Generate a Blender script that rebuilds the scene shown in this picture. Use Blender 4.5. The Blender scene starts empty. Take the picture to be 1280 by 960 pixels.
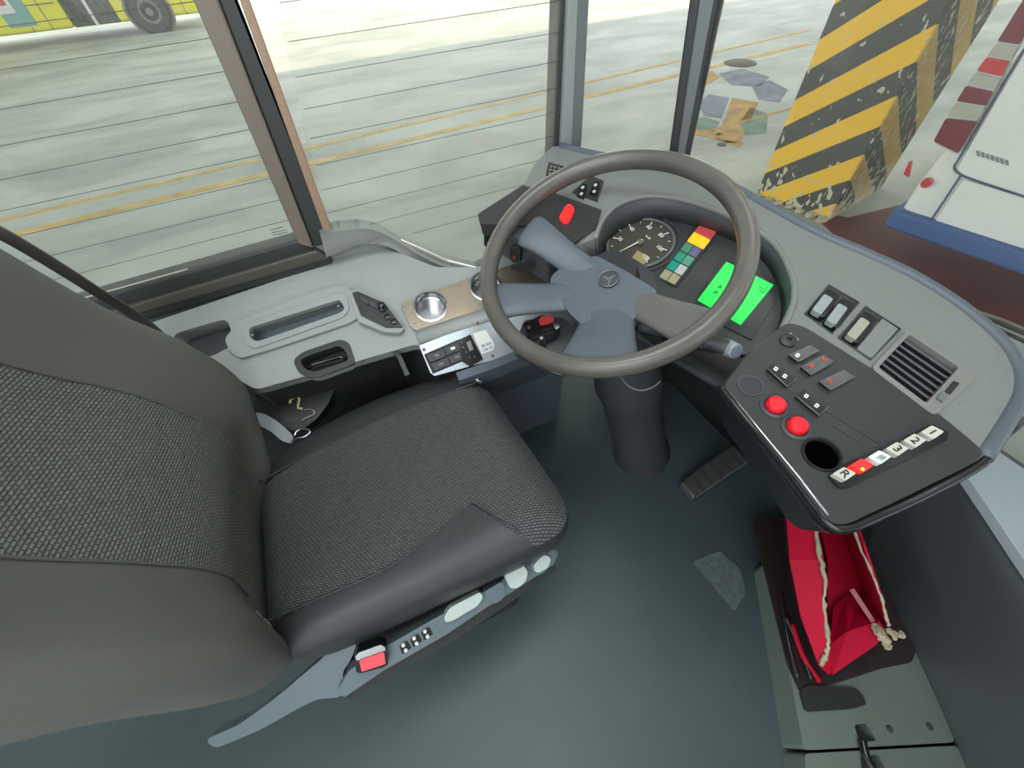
import bpy, bmesh, math, random
from mathutils import Vector, Matrix
from mathutils.geometry import tessellate_polygon
random.seed(7)
SC = bpy.context.scene
COL = SC.collection
# ------------------------------------------------------------------ camera
FPX = 510.457
UP = Vector((-0.04867523, -0.64873143, -0.75945919))
FW = Vector((0.9088919, -0.34406924, 0.23565191))
LF = Vector((-0.41418135, -0.67879591, 0.60637441))
CAM = Vector((0, 0, 1.3))
def ray(px, py):
    d = Vector((px-640, py-480, FPX)).normalized()
    return Vector((FW.dot(d), LF.dot(d), UP.dot(d)))
class Pl:
    """a plane of the cab; n is the outward (seen) side"""
    def __init__(s, p, n):
        s.p = Vector(p); s.n = Vector(n).normalized()
    def off(s, h): return Pl(s.p + s.n*h, s.n)
    def hit(s, px, py):
        d = ray(px, py); return CAM + d*((s.p-CAM).dot(s.n)/d.dot(s.n))
def PZ(z): return Pl((0, 0, z), (0, 0, 1))
def PY(y): return Pl((0, y, 0), (0, -1, 0))
def PX(x): return Pl((x, 0, 0), (-1, 0, 0))
def at(px, py, x=None, y=None, z=None):
    if z is not None: return PZ(z).hit(px, py)
    if y is not None: return PY(y).hit(px, py)
    return PX(x).hit(px, py)

# ------------------------------------------------------------------ materials
def lin(c):
    return tuple(((v/12.92) if v <= .04045 else ((v+.055)/1.055)**2.4) for v in (x/255 for x in c))
MATS = {}
def mat(name, rgb, rough=.5, metal=0., bump=0., bscale=300., var=0., vscale=8., emit=None, spec=.5, coat=0., trans=0.):
    if name in MATS: return MATS[name]
    m = bpy.data.materials.new(name); m.use_nodes = True
    nt = m.node_tree; N = nt.nodes; L = nt.links
    b = N['Principled BSDF']
    c = (*lin(rgb), 1)
    b.inputs['Base Color'].default_value = c
    b.inputs['Roughness'].default_value = rough
    b.inputs['Metallic'].default_value = metal
    b.inputs['Specular IOR Level'].default_value = spec
    b.inputs['Coat Weight'].default_value = coat
    tc = N.new('ShaderNodeTexCoord')
    if var:
        n = N.new('ShaderNodeTexNoise'); n.inputs['Scale'].default_value = vscale; n.inputs['Detail'].default_value = 6
        L.new(tc.outputs['Object'], n.inputs['Vector'])
        r = N.new('ShaderNodeValToRGB')
        r.color_ramp.elements[0].position = .3; r.color_ramp.elements[1].position = .7
        r.color_ramp.elements[0].color = tuple(v*(1-var) for v in c[:3])+(1,)
        r.color_ramp.elements[1].color = tuple(min(1, v*(1+var)) for v in c[:3])+(1,)
        L.new(n.outputs['Fac'], r.inputs['Fac']); L.new(r.outputs['Color'], b.inputs['Base Color'])
    if bump:
        n = N.new('ShaderNodeTexNoise'); n.inputs['Scale'].default_value = bscale; n.inputs['Detail'].default_value = 3
        L.new(tc.outputs['Object'], n.inputs['Vector'])
        u = N.new('ShaderNodeBump'); u.inputs['Strength'].default_value = bump; u.inputs['Distance'].default_value = .002
        L.new(n.outputs['Fac'], u.inputs['Height']); L.new(u.outputs['Normal'], b.inputs['Normal'])
    if emit:
        b.inputs['Emission Color'].default_value = (*lin(rgb), 1); b.inputs['Emission Strength'].default_value = emit
    MATS[name] = m
    return m
def weave(name, dark, light, axes, period=.006, ang=0.):
    """knitted seat cloth: rows of small raised stitches, alternate rows shifted"""
    m = bpy.data.materials.new(name); m.use_nodes = True
    nt = m.node_tree; N = nt.nodes; L = nt.links; b = N['Principled BSDF']
    b.inputs['Roughness'].default_value = .85
    tc = N.new('ShaderNodeTexCoord'); sp = N.new('ShaderNodeSeparateXYZ'); L.new(tc.outputs['Object'], sp.inputs[0])
    cb = N.new('ShaderNodeCombineXYZ')
    L.new(sp.outputs[axes[0]], cb.inputs[0]); L.new(sp.outputs[axes[1]], cb.inputs[1])
    mp = N.new('ShaderNodeMapping'); mp.inputs['Rotation'].default_value = (0, 0, ang); L.new(cb.outputs[0], mp.inputs[0])
    br = N.new('ShaderNodeTexBrick'); L.new(mp.outputs[0], br.inputs['Vector'])
    br.inputs['Color1'].default_value = (*lin(light), 1); br.inputs['Color2'].default_value = (*[v*.75 for v in lin(light)], 1)
    br.inputs['Mortar'].default_value = (*lin(dark), 1)
    br.inputs['Scale'].default_value = 1; br.inputs['Brick Width'].default_value = period*1.25; br.inputs['Row Height'].default_value = period*.72
    br.inputs['Mortar Size'].default_value = period*.22; br.inputs['Mortar Smooth'].default_value = 1.
    L.new(br.outputs['Color'], b.inputs['Base Color'])
    u = N.new('ShaderNodeBump'); u.inputs['Strength'].default_value = .7; u.inputs['Distance'].default_value = .002; u.invert = True
    L.new(br.outputs['Fac'], u.inputs['Height']); L.new(u.outputs['Normal'], b.inputs['Normal'])
    return m
def glass(name, dust=.1, tint=(235, 245, 240)):
    m = bpy.data.materials.new(name); m.use_nodes = True
    nt = m.node_tree; N = nt.nodes; L = nt.links; N.remove(N['Principled BSDF']); out = N['Material Output']
    tr = N.new('ShaderNodeBsdfTransparent'); tr.inputs[0].default_value = (*lin(tint), 1)
    gl = N.new('ShaderNodeBsdfGlossy'); gl.inputs['Roughness'].default_value = .02
    df = N.new('ShaderNodeBsdfDiffuse'); df.inputs[0].default_value = (.8, .8, .74, 1)
    fr = N.new('ShaderNodeFresnel'); fr.inputs[0].default_value = 1.45
    m1 = N.new('ShaderNodeMixShader'); L.new(fr.outputs[0], m1.inputs[0]); L.new(tr.outputs[0], m1.inputs[1]); L.new(gl.outputs[0], m1.inputs[2])
    tc = N.new('ShaderNodeTexCoord'); no = N.new('ShaderNodeTexNoise'); no.inputs['Scale'].default_value = 3; no.inputs['Detail'].default_value = 5
    L.new(tc.outputs['Object'], no.inputs['Vector'])
    mr = N.new('ShaderNodeMapRange'); mr.inputs[1].default_value = .3; mr.inputs[2].default_value = .7
    mr.inputs[3].default_value = dust*.7; mr.inputs[4].default_value = dust*1.3; L.new(no.outputs['Fac'], mr.inputs[0])
    m2 = N.new('ShaderNodeMixShader'); L.new(mr.outputs[0], m2.inputs[0]); L.new(m1.outputs[0], m2.inputs[1]); L.new(df.outputs[0], m2.inputs[2])
    L.new(m2.outputs[0], out.inputs[0])
    return m
def warning_stripes(name, along, slope, period, yellow, black, phase=0., wear=.655):
    """yellow and black hazard stripes with chipped white paint"""
    m = bpy.data.materials.new(name); m.use_nodes = True
    nt = m.node_tree; N = nt.nodes; L = nt.links; b = N['Principled BSDF']; b.inputs['Roughness'].default_value = .6
    tc = N.new('ShaderNodeTexCoord'); sp = N.new('ShaderNodeSeparateXYZ'); L.new(tc.outputs['Object'], sp.inputs[0])
    def M(op, a, c):
        n = N.new('ShaderNodeMath'); n.operation = op
        for i, v in enumerate((a, c)):
            if isinstance(v, (int, float)): n.inputs[i].default_value = v
            else: L.new(v, n.inputs[i])
        return n.outputs[0]
    # stripes wrap round the two faces: height plus slope times the horizontal run
    run = M('MULTIPLY', sp.outputs[along], slope)
    s = M('DIVIDE', M('ADD', sp.outputs[2], run), period)
    fr = M('FRACT', M('ADD', s, 50.0+phase), 0)
    mask = M('GREATER_THAN', fr, .5)
    mx = N.new('ShaderNodeMix'); mx.data_type = 'RGBA'
    L.new(mask, mx.inputs[0]); mx.inputs[6].default_value = (*lin(black), 1); mx.inputs[7].default_value = (*lin(yellow), 1)
    no = N.new('ShaderNodeTexNoise'); no.inputs['Scale'].default_value = 16; no.inputs['Detail'].default_value = 7
    mp = N.new('ShaderNodeMapping'); mp.inputs['Scale'].default_value = (1.4, 1.4, .8); L.new(tc.outputs['Object'], mp.inputs[0]); L.new(mp.outputs[0], no.inputs['Vector'])
    # chips are commoner near the ground
    hz = N.new('ShaderNodeMapRange'); hz.inputs[1].default_value = 0; hz.inputs[2].default_value = .45; hz.inputs[3].default_value = .14; hz.inputs[4].default_value = 0
    L.new(sp.outputs[2], hz.inputs[0])
    chip = M('GREATER_THAN', M('ADD', no.outputs['Fac'], hz.outputs[0]), wear)
    m2 = N.new('ShaderNodeMix'); m2.data_type = 'RGBA'; L.new(chip, m2.inputs[0]); L.new(mx.outputs[2], m2.inputs[6]); m2.inputs[7].default_value = (*lin((205, 200, 175)), 1)
    L.new(m2.outputs[2], b.inputs['Base Color'])
    return m

# ------------------------------------------------------------------ object helpers
def tag(o, label=None, cat=None, group=None, kind=None):
    if label: o['label'] = label
    if cat: o['category'] = cat
    if group: o['group'] = group
    if kind: o['kind'] = kind
    return o
def thing(name, label, cat, loc=(0, 0, 0), group=None):
    o = bpy.data.objects.new(name, None); COL.objects.link(o); o.location = loc
    o.empty_display_size = .05
    return tag(o, label, cat, group)
def link(name, bm, m, parent=None, smooth=False, bevel=0, seg=2, sub=0, loc=None):
    """bm in world space; origin moved to the parent's frame"""
    bmesh.ops.remove_doubles(bm, verts=bm.verts, dist=1e-6)
    bmesh.ops.recalc_face_normals(bm, faces=bm.faces)
    me = bpy.data.meshes.new(name)
    if loc is None: loc = world_loc(parent) if parent else Vector((0, 0, 0))
    loc = Vector(loc)
    for v in bm.verts: v.co -= loc
    bm.to_mesh(me); bm.free()
    ms = m if isinstance(m, (list, tuple)) else [m]
    for k in ms: me.materials.append(k)
    o = bpy.data.objects.new(name, me); COL.objects.link(o)
    if parent:
        o.parent = parent; o.location = loc - world_loc(parent)
    else: o.location = loc
    for p in me.polygons: p.use_smooth = smooth
    if sub:
        md = o.modifiers.new('s', 'SUBSURF'); md.levels = sub; md.render_levels = sub
    if bevel:
        md = o.modifiers.new('b', 'BEVEL'); md.width = bevel; md.segments = seg; md.limit_method = 'ANGLE'; md.angle_limit = math.radians(35)
        for p in me.polygons: p.use_smooth = True
        md2 = o.modifiers.new('w', 'WEIGHTED_NORMAL'); md2.keep_sharp = False
    return o
def world_loc(o):
    v = Vector((0, 0, 0))
    while o: v = v + o.location; o = o.parent
    return v
def rnd(pts, r, n=5):
    """round the corners of a 3D polygon; r a number or list"""
    out = []; k = len(pts)
    for i in range(k):
        a, p, b = pts[i-1], pts[i], pts[(i+1) % k]
        rr = r[i] if isinstance(r, (list, tuple)) else r
        la, lb = (a-p).length, (b-p).length
        d = min(rr, la*.45, lb*.45)
        if d < 1e-5: out.append(p.copy()); continue
        s = p+(a-p).normalized()*d; e = p+(b-p).normalized()*d
        for j in range(n+1):
            t = j/n; out.append(s*(1-t)**2 + p*2*t*(1-t) + e*t*t)
    return out
def plate_bm(outer, holes, n, thick, hole_depths=None, taper=0.):
    bm = bmesh.new()
    n = Vector(n).normalized()
    loops = [outer]+list(holes)
    tris = tessellate_polygon(loops)
    flat = [p for l in loops for p in l]
    tv = [bm.verts.new(p) for p in flat]
    for t in tris:
        try: bm.faces.new([tv[i] for i in t])
        except ValueError: pass
    c = sum(outer, Vector())/len(outer)
    k = len(outer)
    bv = [bm.verts.new((p if not taper else c+(p-c)*(1-taper)) - n*thick) for p in outer]
    for i in range(k): bm.faces.new((tv[i], tv[(i+1) % k], bv[(i+1) % k], bv[i]))
    if not holes:
        t2 = tessellate_polygon([[v.co for v in bv]])
        for t in t2:
            try: bm.faces.new([bv[i] for i in t])
            except ValueError: pass
    base = k
    for h, hp in enumerate(holes):
        dpt, bottom = (hole_depths[h] if hole_depths else (thick, True))
        hb = [bm.verts.new(p-n*dpt) for p in hp]
        for i in range(len(hp)):
            j = (i+1) % len(hp); bm.faces.new((tv[base+i], tv[base+j], hb[j], hb[i]))
        if bottom:
            for t in tessellate_polygon([[v.co for v in hb]]):
                try: bm.faces.new([hb[i] for i in t])
                except ValueError: pass
        base += len(hp)
    return bm
def plate(name, px, pl, thick, m, parent=None, r=.004, holes=(), bevel=.002, taper=0., raise_=0., seg=2):
    """a moulded plate whose outline is given on plane pl; holes = [(px, radius, depth, has bottom)]"""
    q = pl.off(raise_)
    outer = rnd([q.hit(*p) if not isinstance(p, Vector) else p for p in px], r)
    hs = [rnd([q.hit(*p) if not isinstance(p, Vector) else p for p in h[0]], h[1]) for h in holes]
    bm = plate_bm(outer, hs, q.n, thick, [(h[2], h[3]) for h in holes], taper)
    return link(name, bm, m, parent, bevel=bevel, seg=seg)
def frame_of(n, x):
    n = Vector(n).normalized(); x = (Vector(x)-n*Vector(x).dot(n)).normalized(); y = n.cross(x)
    return x, y, n
def lathe_bm(prof, c, n, seg=40, bm=None):
    """prof = [(radius, height)] about axis n through c"""
    bm = bm or bmesh.new(); x, y, n = frame_of(n, (1, .123, .05))
    c = Vector(c); rows = []
    for r, h in prof:
        if r < 1e-6: rows.append([bm.verts.new(c+n*h)])
        else: rows.append([bm.verts.new(c+n*h+(x*math.cos(a)+y*math.sin(a))*r) for a in (2*math.pi*i/seg for i in range(seg))])
    for a, b in zip(rows, rows[1:]):
        for i in range(seg):
            j = (i+1) % seg
            if len(a) == 1 and len(b) == 1: continue
            if len(a) == 1: bm.faces.new((a[0], b[i], b[j]))
            elif len(b) == 1: bm.faces.new((a[i], a[j], b[0]))
            else: bm.faces.new((a[i], a[j], b[j], b[i]))
    return bm
def lathe(name, prof, c, n, m, parent=None, seg=40, bevel=0):
    o = link(name, lathe_bm(prof, c, n, seg), m, parent, smooth=True, bevel=bevel)
    return sharp(o)
def sharp(o, a=40):
    if not any(md.type == 'WEIGHTED_NORMAL' for md in o.modifiers):
        me = o.data
        bm = bmesh.new(); bm.from_mesh(me)
        for e in bm.edges:
            if len(e.link_faces) == 2 and e.calc_face_angle(0) > math.radians(a): e.smooth = False
        bm.to_mesh(me); bm.free()
    return o
def tube_bm(pts, r, seg=10, bm=None, flat=None):
    """tube along pts; r number or list; flat=(dir,w,h) makes a strap"""
    bm = bm or bmesh.new(); pts = [Vector(p) for p in pts]; rings = []
    prev = None
    for i, p in enumerate(pts):
        t = (pts[min(i+1, len(pts)-1)]-pts[max(i-1, 0)]).normalized()
        a = prev if prev is not None else (Vector((0, 0, 1)) if abs(t.z) < .9 else Vector((1, 0, 0)))
        if flat: a = Vector(flat[0])
        x = (a-t*a.dot(t)).normalized(); y = t.cross(x); prev = x
        rr = r[i] if isinstance(r, (list, tuple)) else r
        if flat: ring = [bm.verts.new(p+x*sx*flat[2]/2+y*sy*flat[1]/2) for sx, sy in ((1, 1), (-1, 1), (-1, -1), (1, -1))]
        else: ring = [bm.verts.new(p+(x*math.cos(q)+y*math.sin(q))*rr) for q in (2*math.pi*k/seg for k in range(seg))]
        rings.append(ring)
    k = len(rings[0])
    for a, b in zip(rings, rings[1:]):
        for i in range(k): bm.faces.new((a[i], a[(i+1) % k], b[(i+1) % k], b[i]))
    bm.faces.new(rings[0]); bm.faces.new(rings[-1])
    return bm
def smooth_path(pts, n=8):
    pts = [Vector(p) for p in pts]; out = []
    for i in range(len(pts)-1):
        p0 = pts[max(i-1, 0)]; p1 = pts[i]; p2 = pts[i+1]; p3 = pts[min(i+2, len(pts)-1)]
        for j in range(n):
            t = j/n; out.append(.5*((2*p1)+(p2-p0)*t+(2*p0-5*p1+4*p2-p3)*t*t+(3*p1-p0-3*p2+p3)*t**3))
    out.append(pts[-1]); return out
def spx(pts, n=8):
    return [(v.x, v.y) for v in smooth_path([(p[0], p[1], 0) for p in pts], n)]
def tube(name, pts, r, m, parent=None, seg=10, flat=None):
    return link(name, tube_bm(pts, r, seg, flat=flat), m, parent, smooth=not flat, bevel=.0008 if flat else 0)
def box_bm(c, s, ax=((1, 0, 0), (0, 1, 0), (0, 0, 1)), bm=None):
    bm = bm or bmesh.new(); c = Vector(c); X, Y, Z = [Vector(a)*k/2 for a, k in zip(ax, s)]
    v = {}
    for i in (-1, 1):
        for j in (-1, 1):
            for k in (-1, 1): v[i, j, k] = bm.verts.new(c+X*i+Y*j+Z*k)
    for f in (((-1,-1,-1),(-1,1,-1),(-1,1,1),(-1,-1,1)), ((1,-1,-1),(1,1,-1),(1,1,1),(1,-1,1)),
              ((-1,-1,-1),(1,-1,-1),(1,-1,1),(-1,-1,1)), ((-1,1,-1),(1,1,-1),(1,1,1),(-1,1,1)),
              ((-1,-1,-1),(1,-1,-1),(1,1,-1),(-1,1,-1)), ((-1,-1,1),(1,-1,1),(1,1,1),(-1,1,1))):
        bm.faces.new([v[q] for q in f])
    return bm
def boxo(name, c, s, m, parent=None, bevel=.003, ax=((1, 0, 0), (0, 1, 0), (0, 0, 1))):
    return link(name, box_bm(c, s, ax), m, parent, bevel=bevel)
def hull_bm(A, B):
    """closed prism between two equal-length loops"""
    bm = bmesh.new(); a = [bm.verts.new(p) for p in A]; b = [bm.verts.new(p) for p in B]; k = len(a)
    for i in range(k): bm.faces.new((a[i], a[(i+1) % k], b[(i+1) % k], b[i]))
    bm.faces.new(a); bm.faces.new(b[::-1]); return bm
def grid_bm(rows, bm=None):
    bm = bm or bmesh.new(); V = [[bm.verts.new(p) for p in r] for r in rows]
    for a, b in zip(V, V[1:]):
        for i in range(len(a)-1): bm.faces.new((a[i], a[i+1], b[i+1], b[i]))
    return bm
def text(name, body, c, n, xdir, size, m, parent, depth=.0004):
    cu = bpy.data.curves.new(name, 'FONT'); cu.body = body; cu.size = size; cu.align_x = 'CENTER'; cu.align_y = 'CENTER'; cu.extrude = depth
    tmp = bpy.data.objects.new('tmp', cu); COL.objects.link(tmp)
    bpy.context.view_layer.update()
    me = bpy.data.meshes.new_from_object(tmp.evaluated_get(bpy.context.evaluated_depsgraph_get()))
    bpy.data.objects.remove(tmp)
    x, y, z = frame_of(n, xdir)
    pw = world_loc(parent); c = Vector(c)
    M = Matrix((x, y, z)).transposed().to_4x4(); M.translation = c - pw
    me.transform(M); me.materials.clear(); me.materials.append(m)
    o = bpy.data.objects.new(name, me); COL.objects.link(o); o.parent = parent
    return o

# palette
M_shell = mat('grey_dash_plastic', (118, 122, 118), .45, bump=.25, bscale=900)
M_ledge = mat('light_grey_plastic', (150, 155, 152), .5, bump=.2, bscale=700, var=.06, vscale=6)
M_black = mat('black_plastic', (44, 45, 46), .42, bump=.15, bscale=900)
M_gloss = mat('glossy_black_trim', (30, 31, 33), .2)
M_dark = mat('dark_grey_plastic', (62, 65, 68), .5, bump=.15, bscale=700)
M_dark2 = mat('charcoal_lining', (34, 37, 39), .7)
M_floor = mat('rubber_floor', (67, 81, 83), .38, bump=.25, bscale=400, var=.12, vscale=3)
M_blueg = mat('blue_grey_plastic', (82, 91, 100), .45, bump=.15, bscale=900)
M_rim = mat('worn_wheel_rim', (90, 86, 81), .27, bump=.2, bscale=500, var=.12, vscale=9)
M_leather = mat('dark_seat_leather', (50, 51, 53), .45, bump=.3, bscale=500, var=.1, vscale=14)
M_backl = mat('grey_seat_cloth', (86, 86, 81), .8, bump=.3, bscale=900)
M_weaveS = weave('seat_weave_cushion', (32, 34, 35), (96, 100, 100), (0, 1), .0062, .25)
M_weaveB = weave('seat_weave_back', (66, 67, 62), (114, 115, 107), (1, 2), .0056, .22)
M_seatpl = mat('seat_side_plastic', (90, 103, 110), .45, bump=.1)
M_lever = mat('pale_lever', (178, 190, 185), .4)
M_metal = mat('brushed_metal', (165, 162, 156), .32, metal=.85, var=.1, vscale=20)
M_steel = mat('steel', (190, 192, 195), .25, metal=1.)
M_red = mat('red_plastic', (226, 30, 45), .35)
M_redlit = mat('red_lit', (255, 40, 40), .3, emit=.8)
M_redbuckle = mat('buckle_red', (225, 70, 80), .4)
M_white = mat('white_print', (225, 225, 220), .5)
M_key = mat('key_cap', (188, 190, 178), .4)
M_redprint = mat('red_print', (200, 60, 50), .5)
M_frameb = mat('window_rubber', (50, 52, 52), .5)
M_frameg = mat('window_frame_grey', (112, 103, 92), .5, var=.08, vscale=5)
M_framec = mat('window_frame_cool', (100, 106, 106), .45)

# ------------------------------------------------------------------ planes
D = Pl((.4, .1, .80), (-.17, -.12, 1))            # top of the dashboard
K = Pl((.78, .55, .886), (-.30, -.11, 1))          # face of the instruments
L1 = Pl((0, .95, .785), (0, -.48, 1))             # side ledge
L2 = Pl((.15, .70, .675), (0, -.75, 1))           # metal switch plate
WALL = PY(.95)

exec_order = []
# ================================================================== OUTSIDE
GZ = -.7
def make_ground():
    m = bpy.data.materials.new('depot_concrete'); m.use_nodes = True
    nt = m.node_tree; N = nt.nodes; L = nt.links; b = N['Principled BSDF']; b.inputs['Roughness'].default_value = .55
    tc = N.new('ShaderNodeTexCoord')
    mp = N.new('ShaderNodeMapping'); mp.inputs['Scale'].default_value = (.5, 1., 1.); L.new(tc.outputs['Object'], mp.inputs[0])
    n = N.new('ShaderNodeTexNoise'); n.inputs['Scale'].default_value = .9; n.inputs['Detail'].default_value = 9; n.inputs['Roughness'].default_value = .6; n.inputs['Distortion'].default_value = .6
    L.new(mp.outputs[0], n.inputs['Vector'])
    r = N.new('ShaderNodeValToRGB'); cr = r.color_ramp
    cr.elements[0].position = .28; cr.elements[0].color = (*lin((148, 152, 147)), 1)
    cr.elements[1].position = .62; cr.elements[1].color = (*lin((197, 203, 197)), 1)
    e = cr.elements.new(.45); e.color = (*lin((171, 176, 170)), 1)
    L.new(n.outputs['Fac'], r.inputs[0]); L.new(r.outputs[0], b.inputs['Base Color'])
    bm = bmesh.new(); box_bm((10, 12, GZ-.1), (90, 90, .2), bm=bm)
    g = link('ground', bm, m, loc=(0, 0, GZ)); tag(g, kind='structure')
    yel = mat('faded_yellow_paint', (214, 180, 100), .7, var=.25, vscale=4)
    yel2 = mat('yellow_paint_patch', (190, 150, 70), .7, var=.3, vscale=5)
    grn = mat('green_paint_patch', (105, 140, 118), .7, var=.3, vscale=5)
    blu = mat('blue_grey_paint_patch', (120, 130, 150), .7, var=.3, vscale=5)
    redg = mat('red_oxide_paint', (112, 38, 44), .6, var=.3, vscale=3)
    pale = mat('pale_paint', (190, 195, 180), .7, var=.2, vscale=5)
    def line(a, b_, w, m_, name='painted_line', h=.004):
        A = at(*a, z=GZ); B = at(*b_, z=GZ); t = (B-A).normalized(); s = Vector((-t.y, t.x, 0))*w/2
        bm = plate_bm([A+s+Vector((0, 0, h)), A-s+Vector((0, 0, h)), B-s+Vector((0, 0, h)), B+s+Vector((0, 0, h))], [], (0, 0, 1), h)
        return link(name, bm, m_, g)
    line((-60, 312), (1010, 55), .13, yel)
    line((-60, 290), (1010, 38), .09, yel)
    line((-60, 197), (262, 137), .05, pale)
    line((870, 168), (1010, 130), .05, yel2)
    def patch(px, m_, name='painted_patch', h=.003):
        pts = [at(*p, z=GZ+h) for p in px]
        return link(name, plate_bm(pts, [], (0, 0, 1), h), m_, g)
    patch([(893, 172), (905, 150), (915, 122), (948, 128), (938, 150), (925, 178), (908, 180)], yel2)
    patch([(868, 158), (886, 160), (930, 178), (924, 184), (890, 172), (866, 168)], yel2)
    patch([(898, 92), (928, 86), (962, 96), (950, 108), (915, 106)], blu)
    patch([(872, 128), (886, 118), (912, 122), (902, 148), (880, 144)], blu)
    patch([(862, 150), (880, 146), (900, 152), (892, 166), (868, 160)], grn)
    patch([(926, 150), (938, 134), (960, 142), (958, 166), (930, 168)], grn)
    patch([(940, 108), (962, 100), (985, 112), (975, 128), (948, 124)], blu)
    patch([(862, 96), (890, 88), (900, 96), (880, 108), (862, 110)], yel2)
    patch([(1010, 262), (1060, 272), (1150, 250), (1290, 330), (1330, 430), (1180, 380), (1080, 330)], redg, 'red_painted_area')
    # manhole cover and drain spots
    c = at(925, 79, z=GZ)
    lathe('manhole_cover', [(0, .012), (.26, .012), (.28, .0)], c, (0, 0, 1), mat('rusty_iron', (88, 84, 74), .8, var=.3, vscale=20), g)
    c = at(902, 181, z=GZ)
    lathe('drain_cap', [(0, .008), (.05, .008), (.055, .0)], c, (0, 0, 1), mat('rusty_iron', (88, 84, 74)), g)
make_ground()

def make_pillar():
    A = at(945, 243, z=GZ); B = at(1033, 276, z=GZ)
    t = (B-A).normalized(); w = (B-A).length; dep = Vector((t.y, -t.x, 0)); 
    if dep.x < 0: dep = -dep
    d = 1.0
    root = thing('striped_pillar', 'tall concrete pillar painted with yellow and black diagonal hazard stripes, chipped at its foot', 'pillar', A)
    # object space: x along the front face, y into depth; build in place with its own rotation
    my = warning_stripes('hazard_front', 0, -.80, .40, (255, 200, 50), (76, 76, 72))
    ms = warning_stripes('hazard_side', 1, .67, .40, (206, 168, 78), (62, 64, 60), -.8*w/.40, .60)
    H = 6.1
    def face(name, P, X, W, m, th):
        bm = bmesh.new()
        n = 14
        nrm = Vector((0, 0, 1)).cross(X)
        box_bm((W/2, 0, H/2), (W, th, H), bm=bm)
        me = bpy.data.meshes.new(name); bmesh.ops.recalc_face_normals(bm, faces=bm.faces); bm.to_mesh(me); bm.free(); me.materials.append(m)
        o = bpy.data.objects.new(name, me); COL.objects.link(o); o.parent = root
        ang = math.atan2(X.y, X.x); o.rotation_euler = (0, 0, ang); o.location = P-root.location
        md = o.modifiers.new('b', 'BEVEL'); md.width = .012; md.segments = 2
        return o
    # solid shaft: the front half carries the front paint; a thin rendered skin carries the side paint
    ang = math.atan2(t.y, t.x)
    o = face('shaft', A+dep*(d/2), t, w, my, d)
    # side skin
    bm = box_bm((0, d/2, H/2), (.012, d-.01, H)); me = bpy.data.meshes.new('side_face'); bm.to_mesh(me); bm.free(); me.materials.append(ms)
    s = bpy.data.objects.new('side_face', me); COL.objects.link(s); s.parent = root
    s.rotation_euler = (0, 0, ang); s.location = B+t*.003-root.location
    # broken rubble at the foot
    rb = mat('broken_render', (196, 192, 170), .9, bump=.6, bscale=60, var=.2)
    for i in range(7):
        p = A+(B-A)*(.06+.9*i/6)-dep*random.uniform(.02, .05)
        bm = bmesh.new(); bmesh.ops.create_icosphere(bm, subdivisions=2, radius=random.uniform(.02, .05))
        for v in bm.verts: v.co = Vector((v.co.x*1.5, v.co.y, v.co.z*.6))*random.uniform(.85, 1.15)+p+Vector((0, 0, .012))
        link('render_chip', bm, rb, root)
make_pillar()

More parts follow.
